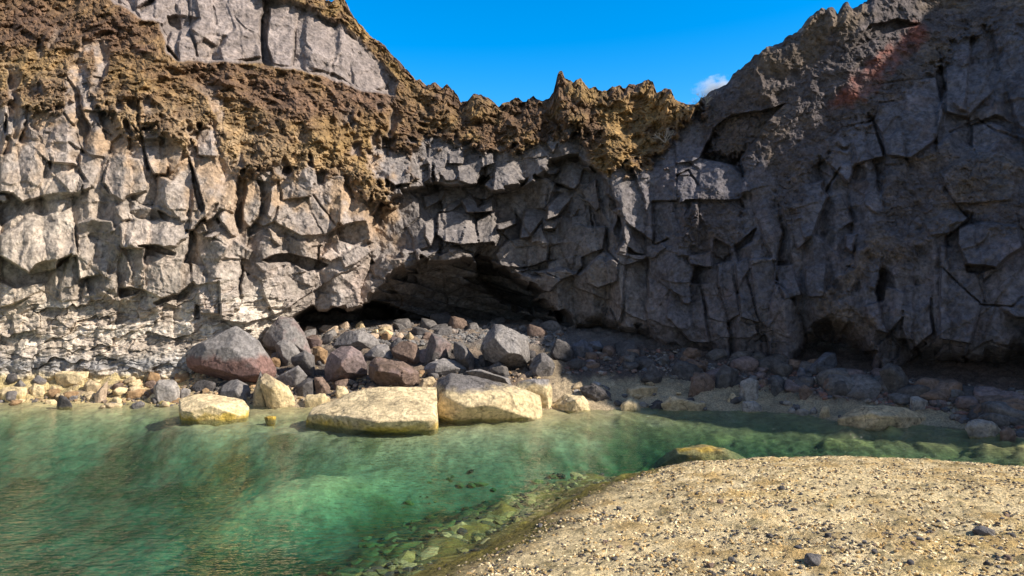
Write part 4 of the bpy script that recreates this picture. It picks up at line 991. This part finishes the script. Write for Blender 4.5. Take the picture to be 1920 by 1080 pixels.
# --- right of the pile
rock('smooth dark egg shaped boulder at the cave mouth right of the pile','I',[(130,180),(180,60),(260,88),(312,150),(302,245),(200,245)],'dark',(),.9,rough=.05,sharp=160)
rock('bluish grey broken boulder right of the smooth dark egg shaped one','I',[(308,95),(400,58),(482,150),(400,222),(310,235)],'blue',(),.9,rough=.09)
rock('blue tinged low rock behind the bluish broken boulder at the cliff foot','I',[(408,92),(520,78),(582,140),(490,162),(430,140)],'blue',(),.9,rough=.08)
rock('dark rounded boulder in shade directly behind the sandy patch','I',[(0,220),(70,158),(162,240),(110,335),(10,325)],'mid',(),.9,rough=.07)
rock('cream cracked low rock pair at the waterline right of the long slab','I',[(135,580),(240,498),(400,510),(480,570),(525,615),(360,625),(160,610)],'pale+crk',[(330,540,.4)],.6,rough=.09)
rock('smooth cream hump at the waterline, second right of the long slab','I',[(635,615),(690,570),(760,528),(820,560),(915,615),(860,630),(650,628)],'pale',(),.6,rough=.05)
rock('ribbed grey brown rock at the waterline in the shade','I',[(1000,575),(1080,510),(1180,538),(1350,570),(1340,625),(1200,640),(1060,610)],'tan',(),.6,rough=.14)
rock('flat tilted pale slab lying on the shaded sand','I',[(675,505),(740,430),(830,428),(985,440),(820,525)],'tan',(),.6,rough=.06,**SL)
rock('blue grey banded block standing at the edge of the shaded scree','I',[(1618,395),(1700,368),(1762,390),(1764,530),(1640,545),(1612,460)],'ash',(),.8,rough=.06)
rock('dark brown rock with a fissured foot on the shaded sand','I',[(1198,440),(1260,318),(1350,328),(1425,400),(1355,475),(1250,485)],'brown',(),.8,rough=.1)
rock('tall dark boulder left of the blue grey banded block','I',[(1425,340),(1500,238),(1600,298),(1612,400),(1540,465),(1420,465)],'dark',(),.8,rough=.06)
rock('pyramid shaped dark boulder at the front of the scree','I',[(825,365),(940,248),(1012,360),(990,425),(900,420)],'dark',(),.8,rough=.06)
rock('small upright grey stone in the middle of the red brown scree','I',[(998,205),(1060,178),(1064,272),(1000,270)],'mid',(),.8,**ST)
rock('grey block at the left edge of the red brown scree','I',[(708,205),(790,178),(802,292),(720,295)],'mid',(),.8,rough=.06)
rock('rounded pale stone at the left foot of the blue grey banded block','I',[(1498,545),(1560,468),(1622,530),(1600,560)],'tan',(),.8,**ST)
rock('dark slab leaning at the cliff foot above the tall dark boulder','I',[(1678,235),(1750,148),(1820,190),(1902,260),(1780,295)],'dark',(),.8,rough=.06)
rock('mottled grey rock at the waterline below the blue grey banded block','I',[(1610,620),(1640,560),(1720,540),(1800,600),(1790,645),(1650,650)],'ash',(),.7,rough=.13)
rock('dark weed covered lump on the sand left of the ribbed rock','I',[(895,580),(960,530),(1010,560),(1080,600),(1040,620),(920,610)],'dark',(),.7,rough=.16)
rock('dark broken ledge in front of the flat tilted slab','I',[(350,440),(460,420),(600,470),(660,510),(560,540),(420,490)],'dark',(),.6,rough=.17)
rock('large steel blue boulder in front of the dark arch in the right cliff','J',[(278,275),(400,190),(450,138),(512,170),(527,262),(440,335),(330,338)],'blue',(),.85,rough=.07)
rock('long dark slab leaning down from the arch towards the water','J',[(828,305),(900,238),(992,270),(1122,400),(1100,475),(1020,475)],'dark',(),.5,rough=.05,**SL)
rock('pale grey boulder perched behind the low cracked shore rock','J',[(1038,585),(1070,498),(1130,478),(1202,520),(1192,590),(1110,598)],'ash',(),.85,rough=.07)
rock('low wide pale rock with branching cracks mirrored in the shaded water','J',[(515,665),(600,608),(720,558),(930,568),(1040,580),(1130,640),(1188,652),(1180,695),(1080,725),(860,725),(580,695)],'tan+crk',[(800,640,.5),(950,640,.45)],.6,rough=.08)
rock('small triangular pale rock left of the low cracked shore rock','J',[(358,645),(410,568),(450,558),(492,630),(490,660),(380,660)],'tan',(),.8,rough=.06)
rock('pale crusted rock near the right end of the shore','J',[(1475,730),(1500,680),(1560,658),(1680,678),(1752,740),(1742,815),(1600,795)],'ash+lich',(),.7,rough=.12)
rock('brown rounded rock at the very right end of the waterline','J',[(1738,755),(1800,708),(1862,760),(1862,825),(1750,815)],'brown',(),.8,rough=.08)
rock('flat white topped stone lying in the shallows','J',[(208,592),(270,584),(312,605),(240,625)],'ash',(),.8,Y=12.4,**ST)
rock('small leaning pale stone beside the flat white topped stone','J',[(308,602),(350,568),(372,600),(340,635)],'ash',(),.8,**ST)
rock('oval grey stone below the large steel blue boulder','J',[(308,362),(350,343),(392,380),(370,408),(320,385)],'ash',(),.8,**ST)
rock('flat grey stone right of the oval stone in the scree','J',[(528,372),(560,328),(642,343),(642,382),(560,388)],'mid',(),.8,**ST)
rock('brown shield shaped stone in the scree left of the oval stone','J',[(158,405),(190,363),(227,400),(202,445)],'brown',(),.8,**ST)
rock('brown broken boulder in the scree below the steel blue boulder','J',[(228,435),(270,398),(352,460),(330,505),(270,485)],'brown',(),.8,rough=.08)
rock('grey angular stone in front of the long leaning slab','J',[(678,485),(720,448),(772,490),(740,525)],'mid',(),.8,**ST)
rock('dark brown rock behind the pale crusted rock at the right end','J',[(1540,600),(1580,550),(1660,540),(1702,650),(1600,660)],'brown',(),.8,rough=.09)
rock('grey brown rock at the right edge of the picture above the waterline','J',[(1790,590),(1860,540),(1930,560),(1940,640),(1830,640)],'brown',(),.8,rough=.09)
rock('dark upright boulder at the left of the big scree','J',[(20,400),(60,350),(120,420),(130,470),(40,480)],'mid',(),.8,rough=.07)
rock('blue black boulder between the steel blue boulder and the cliff','J',[(210,330),(230,270),(280,280),(300,340),(260,370)],'blue',(),.8,rough=.06)
# --- left shore
rock('blackish stone leaning at the far left shore','K',[(25,695),(70,618),(140,640),(152,690),(40,735)],'dark',(),.8,rough=.08)
rock('dark grey stone right of the blackish leaning stone on the left shore','K',[(100,735),(170,678),(222,730),(200,755),(130,760)],'mid',(),.8,**ST)
rock('flat yellow stained shore block at the far left waterline','K',[(-20,770),(60,738),(230,748),(242,812),(40,835),(-20,835)],'pale+algae',(),.7,rough=.06)
rock('yellow pentagonal shore block, second from the left edge','K',[(238,765),(290,713),(372,738),(414,820),(290,828)],'pale+algae',(),.7,rough=.06)
rock('dark wedge rock jutting into the water on the left','K',[(455,885),(500,808),(560,828),(635,890),(560,905)],'dark',(),.7,rough=.07,Y=13.3)
rock('pinkish cream pointed rock in the left shore rubble','K',[(745,875),(800,808),(880,720),(912,690),(875,820),(862,885)],'warm',(),.7,rough=.06)
rock('small grey stone behind the yellow pentagonal block','K',[(408,755),(460,728),(502,770),(440,802)],'tan',(),.8,**ST)
rock('flat cream ledge along the left shore under the grey tide band','K',[(430,640),(520,612),(750,618),(740,660),(700,700),(620,745),(520,735)],'pale',(),.6,rough=.06,**SL)
rock('small bright yellow stone on the left shore','K',[(555,795),(600,758),(625,800),(590,815)],'pale+algae',(),.8,**ST)
rock('cream stone low in the middle of the ginger rubble','K',[(935,868),(970,818),(1032,850),(1005,895)],'pale',(),.8,**ST)
rock('yellowish stone at the right end of the ginger rubble','K',[(1236,845),(1290,798),(1342,830),(1312,875)],'pale',(),.8,**ST)
rock('low yellow rock at the waterline below the squat fissured boulder','K',[(1305,885),(1370,858),(1482,888),(1462,915),(1330,910)],'pale+algae',(),.7,rough=.08,**ST)
rock('dark round stone in the left shore heap above the yellow blocks','K',[(160,660),(215,605),(270,630),(262,680),(200,690)],'mid',(),.8,**ST)
rock('grey angular stone above the yellow pentagonal block','K',[(268,690),(320,640),(400,690),(360,730),(300,720)],'grey',(),.8,**ST)
rock('grey stone at the left edge above the blackish leaning stone','K',[(-10,620),(40,580),(90,610),(60,640),(0,660)],'mid',(),.8,**ST)
rock('cream angular rock in the left shore behind the pinkish pointed rock','K',[(700,720),(760,680),(850,720),(830,790),(740,790)],'tan',(),.8,rough=.08,**ST)
# --- submerged rock with weed, and floating weed
rock('olive weed covered rock lying just under the water near the gravel bank','P',[(1205,862),(1265,842),(1315,833),(1360,840),(1425,860),(1320,866)],'brown+algae',(),.9,rough=.10,Y=10.3,dy=-.4,sink=30)
rock('small tuft topped green stone poking out of the water left of the widest cream slab','P',[(494,783),(505,779),(518,781),(516,786),(500,787)],'ginger+algae',(),.9,rough=.16,Y=12.2,sink=14,**ST)

# ------------------------------------------------------------------ scree: individual stones from a few masters
def rand_rock(seed, lod, el=(1,.8,.6), nf=13, rough=.07):
    R_ = np.random.RandomState(seed)
    n = R_.normal(size=(nf, 3)); n /= np.linalg.norm(n, axis=1, keepdims=True)
    n = np.concatenate([n, [[0,0,-1],[0,0,1],[1,0,0],[-1,0,0],[0,1,0],[0,-1,0]]]).astype(f4)
    dd = (.78 + .3 * R_.rand(len(n))).astype(f4)
    P, Fc, nn = rock_shape(n, dd, np.ones(3, f4), lod, 140., rough, seed)
    return P * np.array(el, f4), Fc, nn
def scatter(n, region, sizes, label, group, styles, seed, name='scree_stone', lod=3, ymin=0):
    R_ = np.random.RandomState(seed)
    masters = []
    for i in range(min(n, 14)):
        P, Fc, nn = rand_rock(seed * 31 + i, lod, (1, .75 + .25 * R_.rand(), .5 + .3 * R_.rand()))
        c = rock_col(P, P * .2 + i * 3 + np.array([0, 0, 5], f4), nn, styles[i % len(styles)], i)
        o = mesh_obj(name, P, Fc, M_rock, c, smooth=True)
        tag(o, label, 'stone', group); masters.append(o)
    xs = [p[0] for p in region]; ys = [p[1] for p in region]
    k = 0; tries = 0
    while k < n and tries < 20000:
        tries += 1
        px, py = R_.uniform(min(xs), max(xs)), R_.uniform(min(ys), max(ys))
        if not inside(region, np.array([px]), np.array([py]))[0]: continue
        Y = hit_ground(px, py)
        s = sizes[0] + (sizes[1] - sizes[0]) * R_.rand() ** 2.2
        x, y, z = wpt(px, py, Y)
        if k < len(masters): o = masters[k]
        else: o = masters[k % len(masters)].copy(); COL.objects.link(o)
        o.location = (x, y, z + s * .15)
        o.rotation_euler = (R_.uniform(-.4, .4), R_.uniform(-.4, .4), R_.uniform(0, 6.28))
        o.scale = (s, s, s); k += 1
scatter(130, [(1060,690),(1120,655),(1300,662),(1420,668),(1560,690),(1700,715),(1800,735),(1925,750),(1925,812),(1840,800),(1760,762),(1600,742),(1440,724),(1330,712),(1200,690)], (.09,.34), 'dark angular stone in the shaded scree along the foot of the right cliff', 'stones of the shaded scree', ['dark','brown','purple','mid','brown','dark'], 5)
scatter(36, [(745,612),(830,604),(1000,604),(1060,625),(1030,640),(960,630),(880,622),(800,632)], (.10,.34), 'grey cobble lying in shade on the cave floor behind the boulders', 'cobbles on the cave floor', ['mid','dark','mid','brown'], 6, 'cobble')
scatter(46, [(200,740),(240,705),(300,688),(345,690),(340,720),(290,745),(230,757)], (.05,.17), 'ginger stone in the rubble at the left end of the boulder pile', 'ginger rubble stones', ['ginger','tan','brown','pale'], 8, 'rubble_stone')
scatter(7, [(560,610),(700,608),(760,625),(740,655),(640,640),(560,640)], (.09,.2), 'sunlit pale stone filling gaps of the row under the low cave mouth', 'small sunlit stones under the cave mouth', ['warm','pale','tan','brown'], 9, 'cobble')
scatter(24, [(520,628),(760,625),(980,645),(1010,690),(900,690),(760,685),(600,690),(520,680)], (.12,.27), 'angular block of the boulder pile wedged between larger boulders', 'blocks wedged in the boulder pile', ['grey','mid','purple','dark','grey','brown'], 13, 'wedged_block', 4)
scatter(26, [(500,700),(560,720),(620,715),(700,705),(830,690),(900,680),(1010,700),(980,712),(840,712),(700,720),(620,745),(560,755)], (.06,.17), 'small dark stone jammed between the boulders of the pile', 'small stones between the boulders', ['mid','brown','dark','ginger'], 10, 'rubble_stone')
scatter(34, [(1040,712),(1160,705),(1300,742),(1440,752),(1600,765),(1590,785),(1440,772),(1250,765),(1040,762)], (.04,.13), 'small stone lying on the strip of sand at the shaded shore', 'small stones on the shaded sand', ['mid','tan','dark','ash'], 11, 'beach_stone')
scatter(26, [(0,745),(110,735),(220,745),(330,755),(330,762),(200,765),(0,760)], (.06,.16), 'small yellowish stone along the left waterline', 'small stones at the left waterline', ['pale','tan','mid','ginger'], 12, 'beach_stone')

# ------------------------------------------------------------------ many small fragments as stuff
def pebbles(name, X, Y, Z, S, colors, seed, mat, flat=.65):
    R_ = np.random.RandomState(seed)
    B, Fc = ico(1)
    n = len(X)
    J = 1 + .35 * (R_.rand(n, len(B), 1).astype(f4) - .5)
    P = B[None] * J
    a = R_.rand(n) * 6.283; ca, sa = np.cos(a), np.sin(a)
    st = np.stack([.8 + .5 * R_.rand(n), .6 + .4 * R_.rand(n), flat * (.6 + .6 * R_.rand(n))], 1)
    P = P * st[:, None, :] * S[:, None, None]
    tx = R_.uniform(-.35, .35, n)
    x = P[..., 0]; y = P[..., 1]; z = P[..., 2] + P[..., 0] * tx[:, None]
    Q = np.stack([x * ca[:, None] - y * sa[:, None] + X[:, None], x * sa[:, None] + y * ca[:, None] + Y[:, None], z + Z[:, None]], -1)
    FA = (Fc[None] + (np.arange(n) * len(B))[:, None, None]).reshape(-1, 3)
    c = np.repeat(colors, len(B), 0)
    return mesh_obj(name, Q.reshape(-1, 3), FA, mat, c)
M_peb = rock_mat('pebble_rock', 40., 160., .4, .008, .35, dots=.1)
# gravel of the bank
R_ = np.random.RandomState(3)
n = 90000
y = 3.4 + 6.2 * R_.rand(n) ** 1.25; x = -1.9 + (R_.rand(n)) * (y * .78 + 1.9)
sdv = bank_sd(x, y); g = ground_z(x, y)[0]
dens = .42 + .95 * fbm(x * 1.3, y * 2.6, 0 * x, 4, 150) + .5 * (1 - sstep(.1, .6, sdv)) + .25 * sstep(5.5, 4, y)
k = (sdv > .02 + .5 * sstep(2.2, .5, x) * R_.rand(n) ** .5) & (R_.rand(n) < np.clip(dens, .12, 1))
x, y, g, sdv = x[k], y[k], g[k], sdv[k]; n = len(x)
S = .004 + .016 * R_.rand(n) ** 2.8
pick = R_.rand(n)
pc = np.where(pick[:, None] < .30, C(.74, .58, .33), np.where(pick[:, None] < .58, C(.44, .29, .12), np.where(pick[:, None] < .76, C(.17, .125, .08), C(.075, .068, .062)))).astype(f4)
pc = mix(pc, C(.075, .062, .048), (1 - sstep(.02, .30 + .5 * sstep(2.2, .5, x), sdv + .25 * fbm(x * 2, y * 2, 0 * x, 3, 151))) * .75) * (.8 + .4 * R_.rand(n, 1)).astype(f4)
tag(pebbles('gravel', x, y, g + S * .15, S, pc, 4, M_peb), 'fine beige and black gravel strewn over the sunlit bank', 'gravel', kind='stuff')
R_ = np.random.RandomState(8)
n = 26000
y = 4.2 + 6.5 * R_.rand(n); x = -3.2 + R_.rand(n) * 6.5
sdv = bank_sd(x, y); g = ground_z(x, y)[0]
k = (sdv < .02) & (sdv > -3.2) & (g < -.05) & (g > -.9) & (R_.rand(n) < np.clip(1.15 + .42 * sdv, .06, 1) * (.5 + .9 * fbm(x * 1.1, y * 1.1, 0 * x, 3, 155)))
x, y, g = x[k], y[k], g[k]; n = len(x)
S = np.minimum(.018 + .10 * R_.rand(n) ** 4, .03 - g * .45)
pcs = np.array([(.10,.11,.04),(.06,.07,.03),(.20,.19,.06),(.26,.24,.10),(.05,.05,.035),(.15,.16,.05)], f4)[R_.randint(6, size=n)] * (.8 + .5 * R_.rand(n, 1)).astype(f4)
tag(pebbles('submerged_cobbles', x, y, g - S * .05, S, pcs, 9, M_peb, .5), 'algae covered cobbles lying under the clear water beside the gravel bank', 'cobbles', kind='stuff')
# chips in the scree and on the shore
def chips(name, region, n, s0, s1, cols, seed, label):
    R_ = np.random.RandomState(seed)
    xs = [p[0] for p in region]; ys = [p[1] for p in region]
    px = R_.uniform(min(xs), max(xs), n * 2); py = R_.uniform(min(ys), max(ys), n * 2)
    m = inside(region, px, py); px, py = px[m][:n], py[m][:n]
    Yy = np.array([hit_ground(a, b) for a, b in zip(px, py)])
    Xx = (px - 960) / F * Yy; Zz = CAMZ + (540 - py) / F * Yy
    S = (s0 + (s1 - s0) * R_.rand(len(px)) ** 2.5)
    cc = np.array(cols, f4)[R_.randint(len(cols), size=len(px))] * (.75 + .5 * R_.rand(len(px), 1))
    tag(pebbles(name, Xx, Yy, Zz, S, cc.astype(f4), seed + 1, M_peb), label, 'rubble', kind='stuff')
chips('scree_chips', [(1040,700),(1120,650),(1300,655),(1560,690),(1925,735),(1925,818),(1840,805),(1760,770),(1600,752),(1440,734),(1330,720),(1200,700)], 3000, .025, .10, [(.13,.10,.085),(.16,.11,.09),(.10,.095,.095),(.22,.19,.16),(.18,.10,.08)], 21, 'small dark chips covering the shaded scree slope')
chips('shore_chips', [(0,750),(200,735),(330,690),(520,690),(1000,700),(1030,715),(1020,735),(900,720),(600,750),(330,762)], 1600, .02, .08, [(.30,.20,.11),(.36,.27,.15),(.2,.15,.11),(.10,.09,.08),(.07,.065,.06)], 25, 'small ginger and brown chips between the boulders and on the left shore')
chips('cave_chips', [(560,640),(600,606),(800,606),(1060,612),(1060,650),(900,640),(760,650)], 1500, .03, .10, [(.18,.17,.16),(.14,.13,.12),(.22,.18,.15)], 29, 'small grey chips on the cave floor')

# dark stones on the bank: individuals
def bank_stone(px, py, s, label, style, group=None, seed=0, el=(1,.8,.75)):
    P, Fc, nn = rand_rock(900 + seed, 4 if s > .04 else 3, el, 11, .10)
    Y = hit_ground(px, py); x, y, z = wpt(px, py, Y)
    c = rock_col(P, P * .3 + seed * 2 + np.array([0, 0, 5], f4), nn, style, seed)
    o = mesh_obj('bank_stone', P * s, Fc, M_rock, c, smooth=True)
    o.location = (x, y, z + s * .3); o.rotation_euler = (0, 0, seed)
    return tag(o, label, 'stone', group)
bank_stone(1522, 1058, .062, 'largest dark grey stone on the gravel bank, near the bottom edge', 'mid', None, 1)
bank_stone(1845, 1002, .066, 'dark stone with a long shadow on the gravel bank at the far right', 'mid', None, 2, (1.2,.8,.6))
Rb = np.random.RandomState(12)
for i in range(60):
    if i < 26: px, py = Rb.uniform(1330, 1920), Rb.uniform(960, 1075)
    else: px, py = Rb.uniform(1000, 1900), Rb.uniform(890, 1060)
    Yq = hit_ground(px, py)
    if float(bank_sd(np.array([(px - 960) / F * Yq]), np.array([Yq]))[0]) < .15: continue
    bank_stone(px, py, .014 + .020 * Rb.rand() ** 1.8, 'small black stone scattered on the sunlit gravel bank', ['dark', 'mid', 'dark', 'brown'][i % 4], 'small black stones on the gravel bank', 10 + i, (1, .6 + .4 * Rb.rand(), .5 + .4 * Rb.rand()))

# ------------------------------------------------------------------ dry twiggy shrubs on the rim
def simple_mat(name, c, rough=.9):
    m, nt, out = new_mat(name)
    bs = nt.nodes.new('ShaderNodeBsdfPrincipled'); bs.inputs['Roughness'].default_value = rough
    no = nt.nodes.new('ShaderNodeTexNoise'); no.inputs['Scale'].default_value = 25
    cr = nt.nodes.new('ShaderNodeValToRGB'); cr.color_ramp.elements[0].color = (*[q * .7 for q in c], 1); cr.color_ramp.elements[1].color = (*[min(1, q * 1.25) for q in c], 1)
    nt.links.new(no.outputs['Fac'], cr.inputs[0]); nt.links.new(cr.outputs[0], bs.inputs['Base Color']); nt.links.new(bs.outputs[0], out.inputs['Surface'])
    return m
M_twig = simple_mat('dry_twig', (.42, .37, .31))
def shrub(px, py, Y, size, seed, label):
    R_ = random.Random(seed); Vv = []; Ff = []
    def tube(a, b, r0, r1):
        a = Vector(a); b = Vector(b); d_ = (b - a).normalized(); u = d_.orthogonal().normalized(); v = d_.cross(u)
        i0 = len(Vv)
        for p, r in ((a, r0), (b, r1)):
            for k in range(5):
                t = k * 2 * math.pi / 5; Vv.append((p + (u * math.cos(t) + v * math.sin(t)) * r)[:])
        for k in range(5): Ff.append((i0 + k, i0 + (k + 1) % 5, i0 + 5 + (k + 1) % 5, i0 + 5 + k))
    def grow(p, d_, ln, r, lv):
        q = p + d_ * ln; tube(p, q, r, r * .7)
        if lv == 0: return
        for _ in range(3 if lv > 1 else 2):
            e = (d_ + Vector((R_.uniform(-.9, .9), R_.uniform(-.9, .9), R_.uniform(-.5, .7)))).normalized()
            grow(q, e, ln * R_.uniform(.6, .9), r * .68, lv - 1)
    base = Vector(wpt(px, py, Y))
    for k in range(7):
        grow(base, Vector((R_.uniform(-1, 1), R_.uniform(-.8, .2), R_.uniform(.0, 1))).normalized(), size * .33, size * .018, 3)
    o = mesh_obj('dry_shrub', np.array(Vv), np.array(Ff), M_twig, loc=base)
    return tag(o, label, 'shrub')
shrub(1328, 212, 16.9, .62, 3, 'bare bleached twiggy shrub on the rim where the right cliff begins to rise')
shrub(1248, 268, 16.9, .40, 5, 'smaller bare twiggy shrub low in the notch left of the right cliff')

# ------------------------------------------------------------------ cloud
def cloud():
    m, nt, out = new_mat('cloud_vapour')
    N = nt.nodes.new; Lk = nt.links.new
    tc = N('ShaderNodeTexCoord'); no = N('ShaderNodeTexNoise'); no.inputs['Scale'].default_value = 2.6; no.inputs['Detail'].default_value = 5; no.inputs['Roughness'].default_value = .6
    Lk(tc.outputs['Object'], no.inputs['Vector'])
    ln = N('ShaderNodeVectorMath'); ln.operation = 'LENGTH'; Lk(tc.outputs['Object'], ln.inputs[0])
    s = N('ShaderNodeMath'); s.operation = 'SUBTRACT'; Lk(no.outputs['Fac'], s.inputs[0])
    ms = N('ShaderNodeMath'); ms.operation = 'MULTIPLY'; ms.inputs[1].default_value = .62; Lk(ln.outputs['Value'], ms.inputs[0]); Lk(ms.outputs[0], s.inputs[1])
    mr = N('ShaderNodeMapRange'); mr.inputs['From Min'].default_value = .0; mr.inputs['From Max'].default_value = .35; mr.inputs['To Min'].default_value = 0; mr.inputs['To Max'].default_value = .14
    Lk(s.outputs[0], mr.inputs['Value'])
    pv = N('ShaderNodeVolumePrincipled'); pv.inputs['Color'].default_value = (1, 1, 1, 1); pv.inputs['Anisotropy'].default_value = .2
    Lk(mr.outputs[0], pv.inputs['Density']); Lk(pv.outputs[0], out.inputs['Volume'])
    P, Fc = ico(4); P = P * (1 + .12 * vnoise(P[:, 0] * 2, P[:, 1] * 2, P[:, 2] * 2, 400))[:, None]
    o = mesh_obj('cloud', P, Fc, m, smooth=True)
    Y = 600.
    o.location = wpt(1345, 172, Y); o.scale = (24, 16, 16)
    return tag(o, 'small white puff of cloud low above the notch beside the right cliff', 'cloud')
cloud()

# ------------------------------------------------------------------ light, sky, camera
w = bpy.data.worlds.new('World'); scene.world = w; w.use_nodes = True
nt = w.node_tree; nt.nodes.clear()
sky = nt.nodes.new('ShaderNodeTexSky'); sky.sky_type = 'NISHITA'; sky.sun_disc = False
sky.sun_elevation = SUN_EL; sky.air_density = 1.0; sky.dust_density = .5; sky.ozone_density = 2.5
# direction to the sun: azimuth measured from +x; the sky texture measures clockwise from +y
sdir = Vector((math.cos(SUN_AZ) * math.cos(SUN_EL), math.sin(SUN_AZ) * math.cos(SUN_EL), math.sin(SUN_EL)))
sky.sun_rotation = math.atan2(sdir.x, sdir.y)
hs = nt.nodes.new('ShaderNodeHueSaturation'); hs.inputs['Saturation'].default_value = 1.55; hs.inputs['Value'].default_value = 1.0
bg = nt.nodes.new('ShaderNodeBackground'); bg.inputs['Strength'].default_value = .15
wo_ = nt.nodes.new('ShaderNodeOutputWorld')
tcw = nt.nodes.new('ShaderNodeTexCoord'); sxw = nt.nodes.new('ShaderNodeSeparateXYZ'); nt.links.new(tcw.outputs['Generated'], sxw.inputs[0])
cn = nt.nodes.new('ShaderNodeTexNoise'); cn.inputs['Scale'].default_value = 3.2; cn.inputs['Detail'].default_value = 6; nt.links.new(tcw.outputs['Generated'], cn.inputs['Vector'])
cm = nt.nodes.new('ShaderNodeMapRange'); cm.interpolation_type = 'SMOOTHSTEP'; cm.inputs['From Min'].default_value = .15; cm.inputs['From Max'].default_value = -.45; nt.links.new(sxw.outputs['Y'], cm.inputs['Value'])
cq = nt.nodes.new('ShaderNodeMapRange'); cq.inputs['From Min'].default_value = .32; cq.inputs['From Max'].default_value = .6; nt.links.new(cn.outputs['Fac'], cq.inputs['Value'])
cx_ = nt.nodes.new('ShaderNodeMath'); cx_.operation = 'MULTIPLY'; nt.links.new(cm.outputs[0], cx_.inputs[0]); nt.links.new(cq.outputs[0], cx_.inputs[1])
cmx = nt.nodes.new('ShaderNodeMix'); cmx.data_type = 'RGBA'; [i for i in cmx.inputs if i.type == 'RGBA'][1].default_value = (1.68, 1.68, 1.82, 1)  # unseen whitish clouds behind the camera, added as neutral fill light
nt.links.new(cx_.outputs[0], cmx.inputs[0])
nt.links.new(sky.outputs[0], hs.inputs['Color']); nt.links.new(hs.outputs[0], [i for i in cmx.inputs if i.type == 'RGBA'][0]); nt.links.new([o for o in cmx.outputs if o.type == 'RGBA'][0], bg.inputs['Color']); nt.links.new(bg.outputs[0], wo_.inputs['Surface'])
sl = bpy.data.lights.new('sun', 'SUN'); sl.energy = 5.0; sl.angle = math.radians(.5); sl.color = (1, .92, .81)
so = bpy.data.objects.new('sun', sl); COL.objects.link(so); so.rotation_euler = sdir.to_track_quat('Z', 'Y').to_euler()
so.location = (20, -5, 20)

cam = bpy.data.cameras.new('camera'); cam.sensor_width = 36; cam.lens = 36 * F / 1920; cam.clip_end = 3000; cam.clip_start = .05
co = bpy.data.objects.new('camera', cam); COL.objects.link(co); co.location = (0, 0, CAMZ); co.rotation_euler = (math.radians(90), 0, 0)
scene.camera = co
scene.view_settings.view_transform = 'Standard'; scene.view_settings.look = 'None'
scene.view_settings.exposure = .75; scene.view_settings.gamma = 1
scene.cycles.max_bounces = 8; scene.cycles.transparent_max_bounces = 12; scene.cycles.volume_step_rate = 1
scene.cycles.use_denoising = True
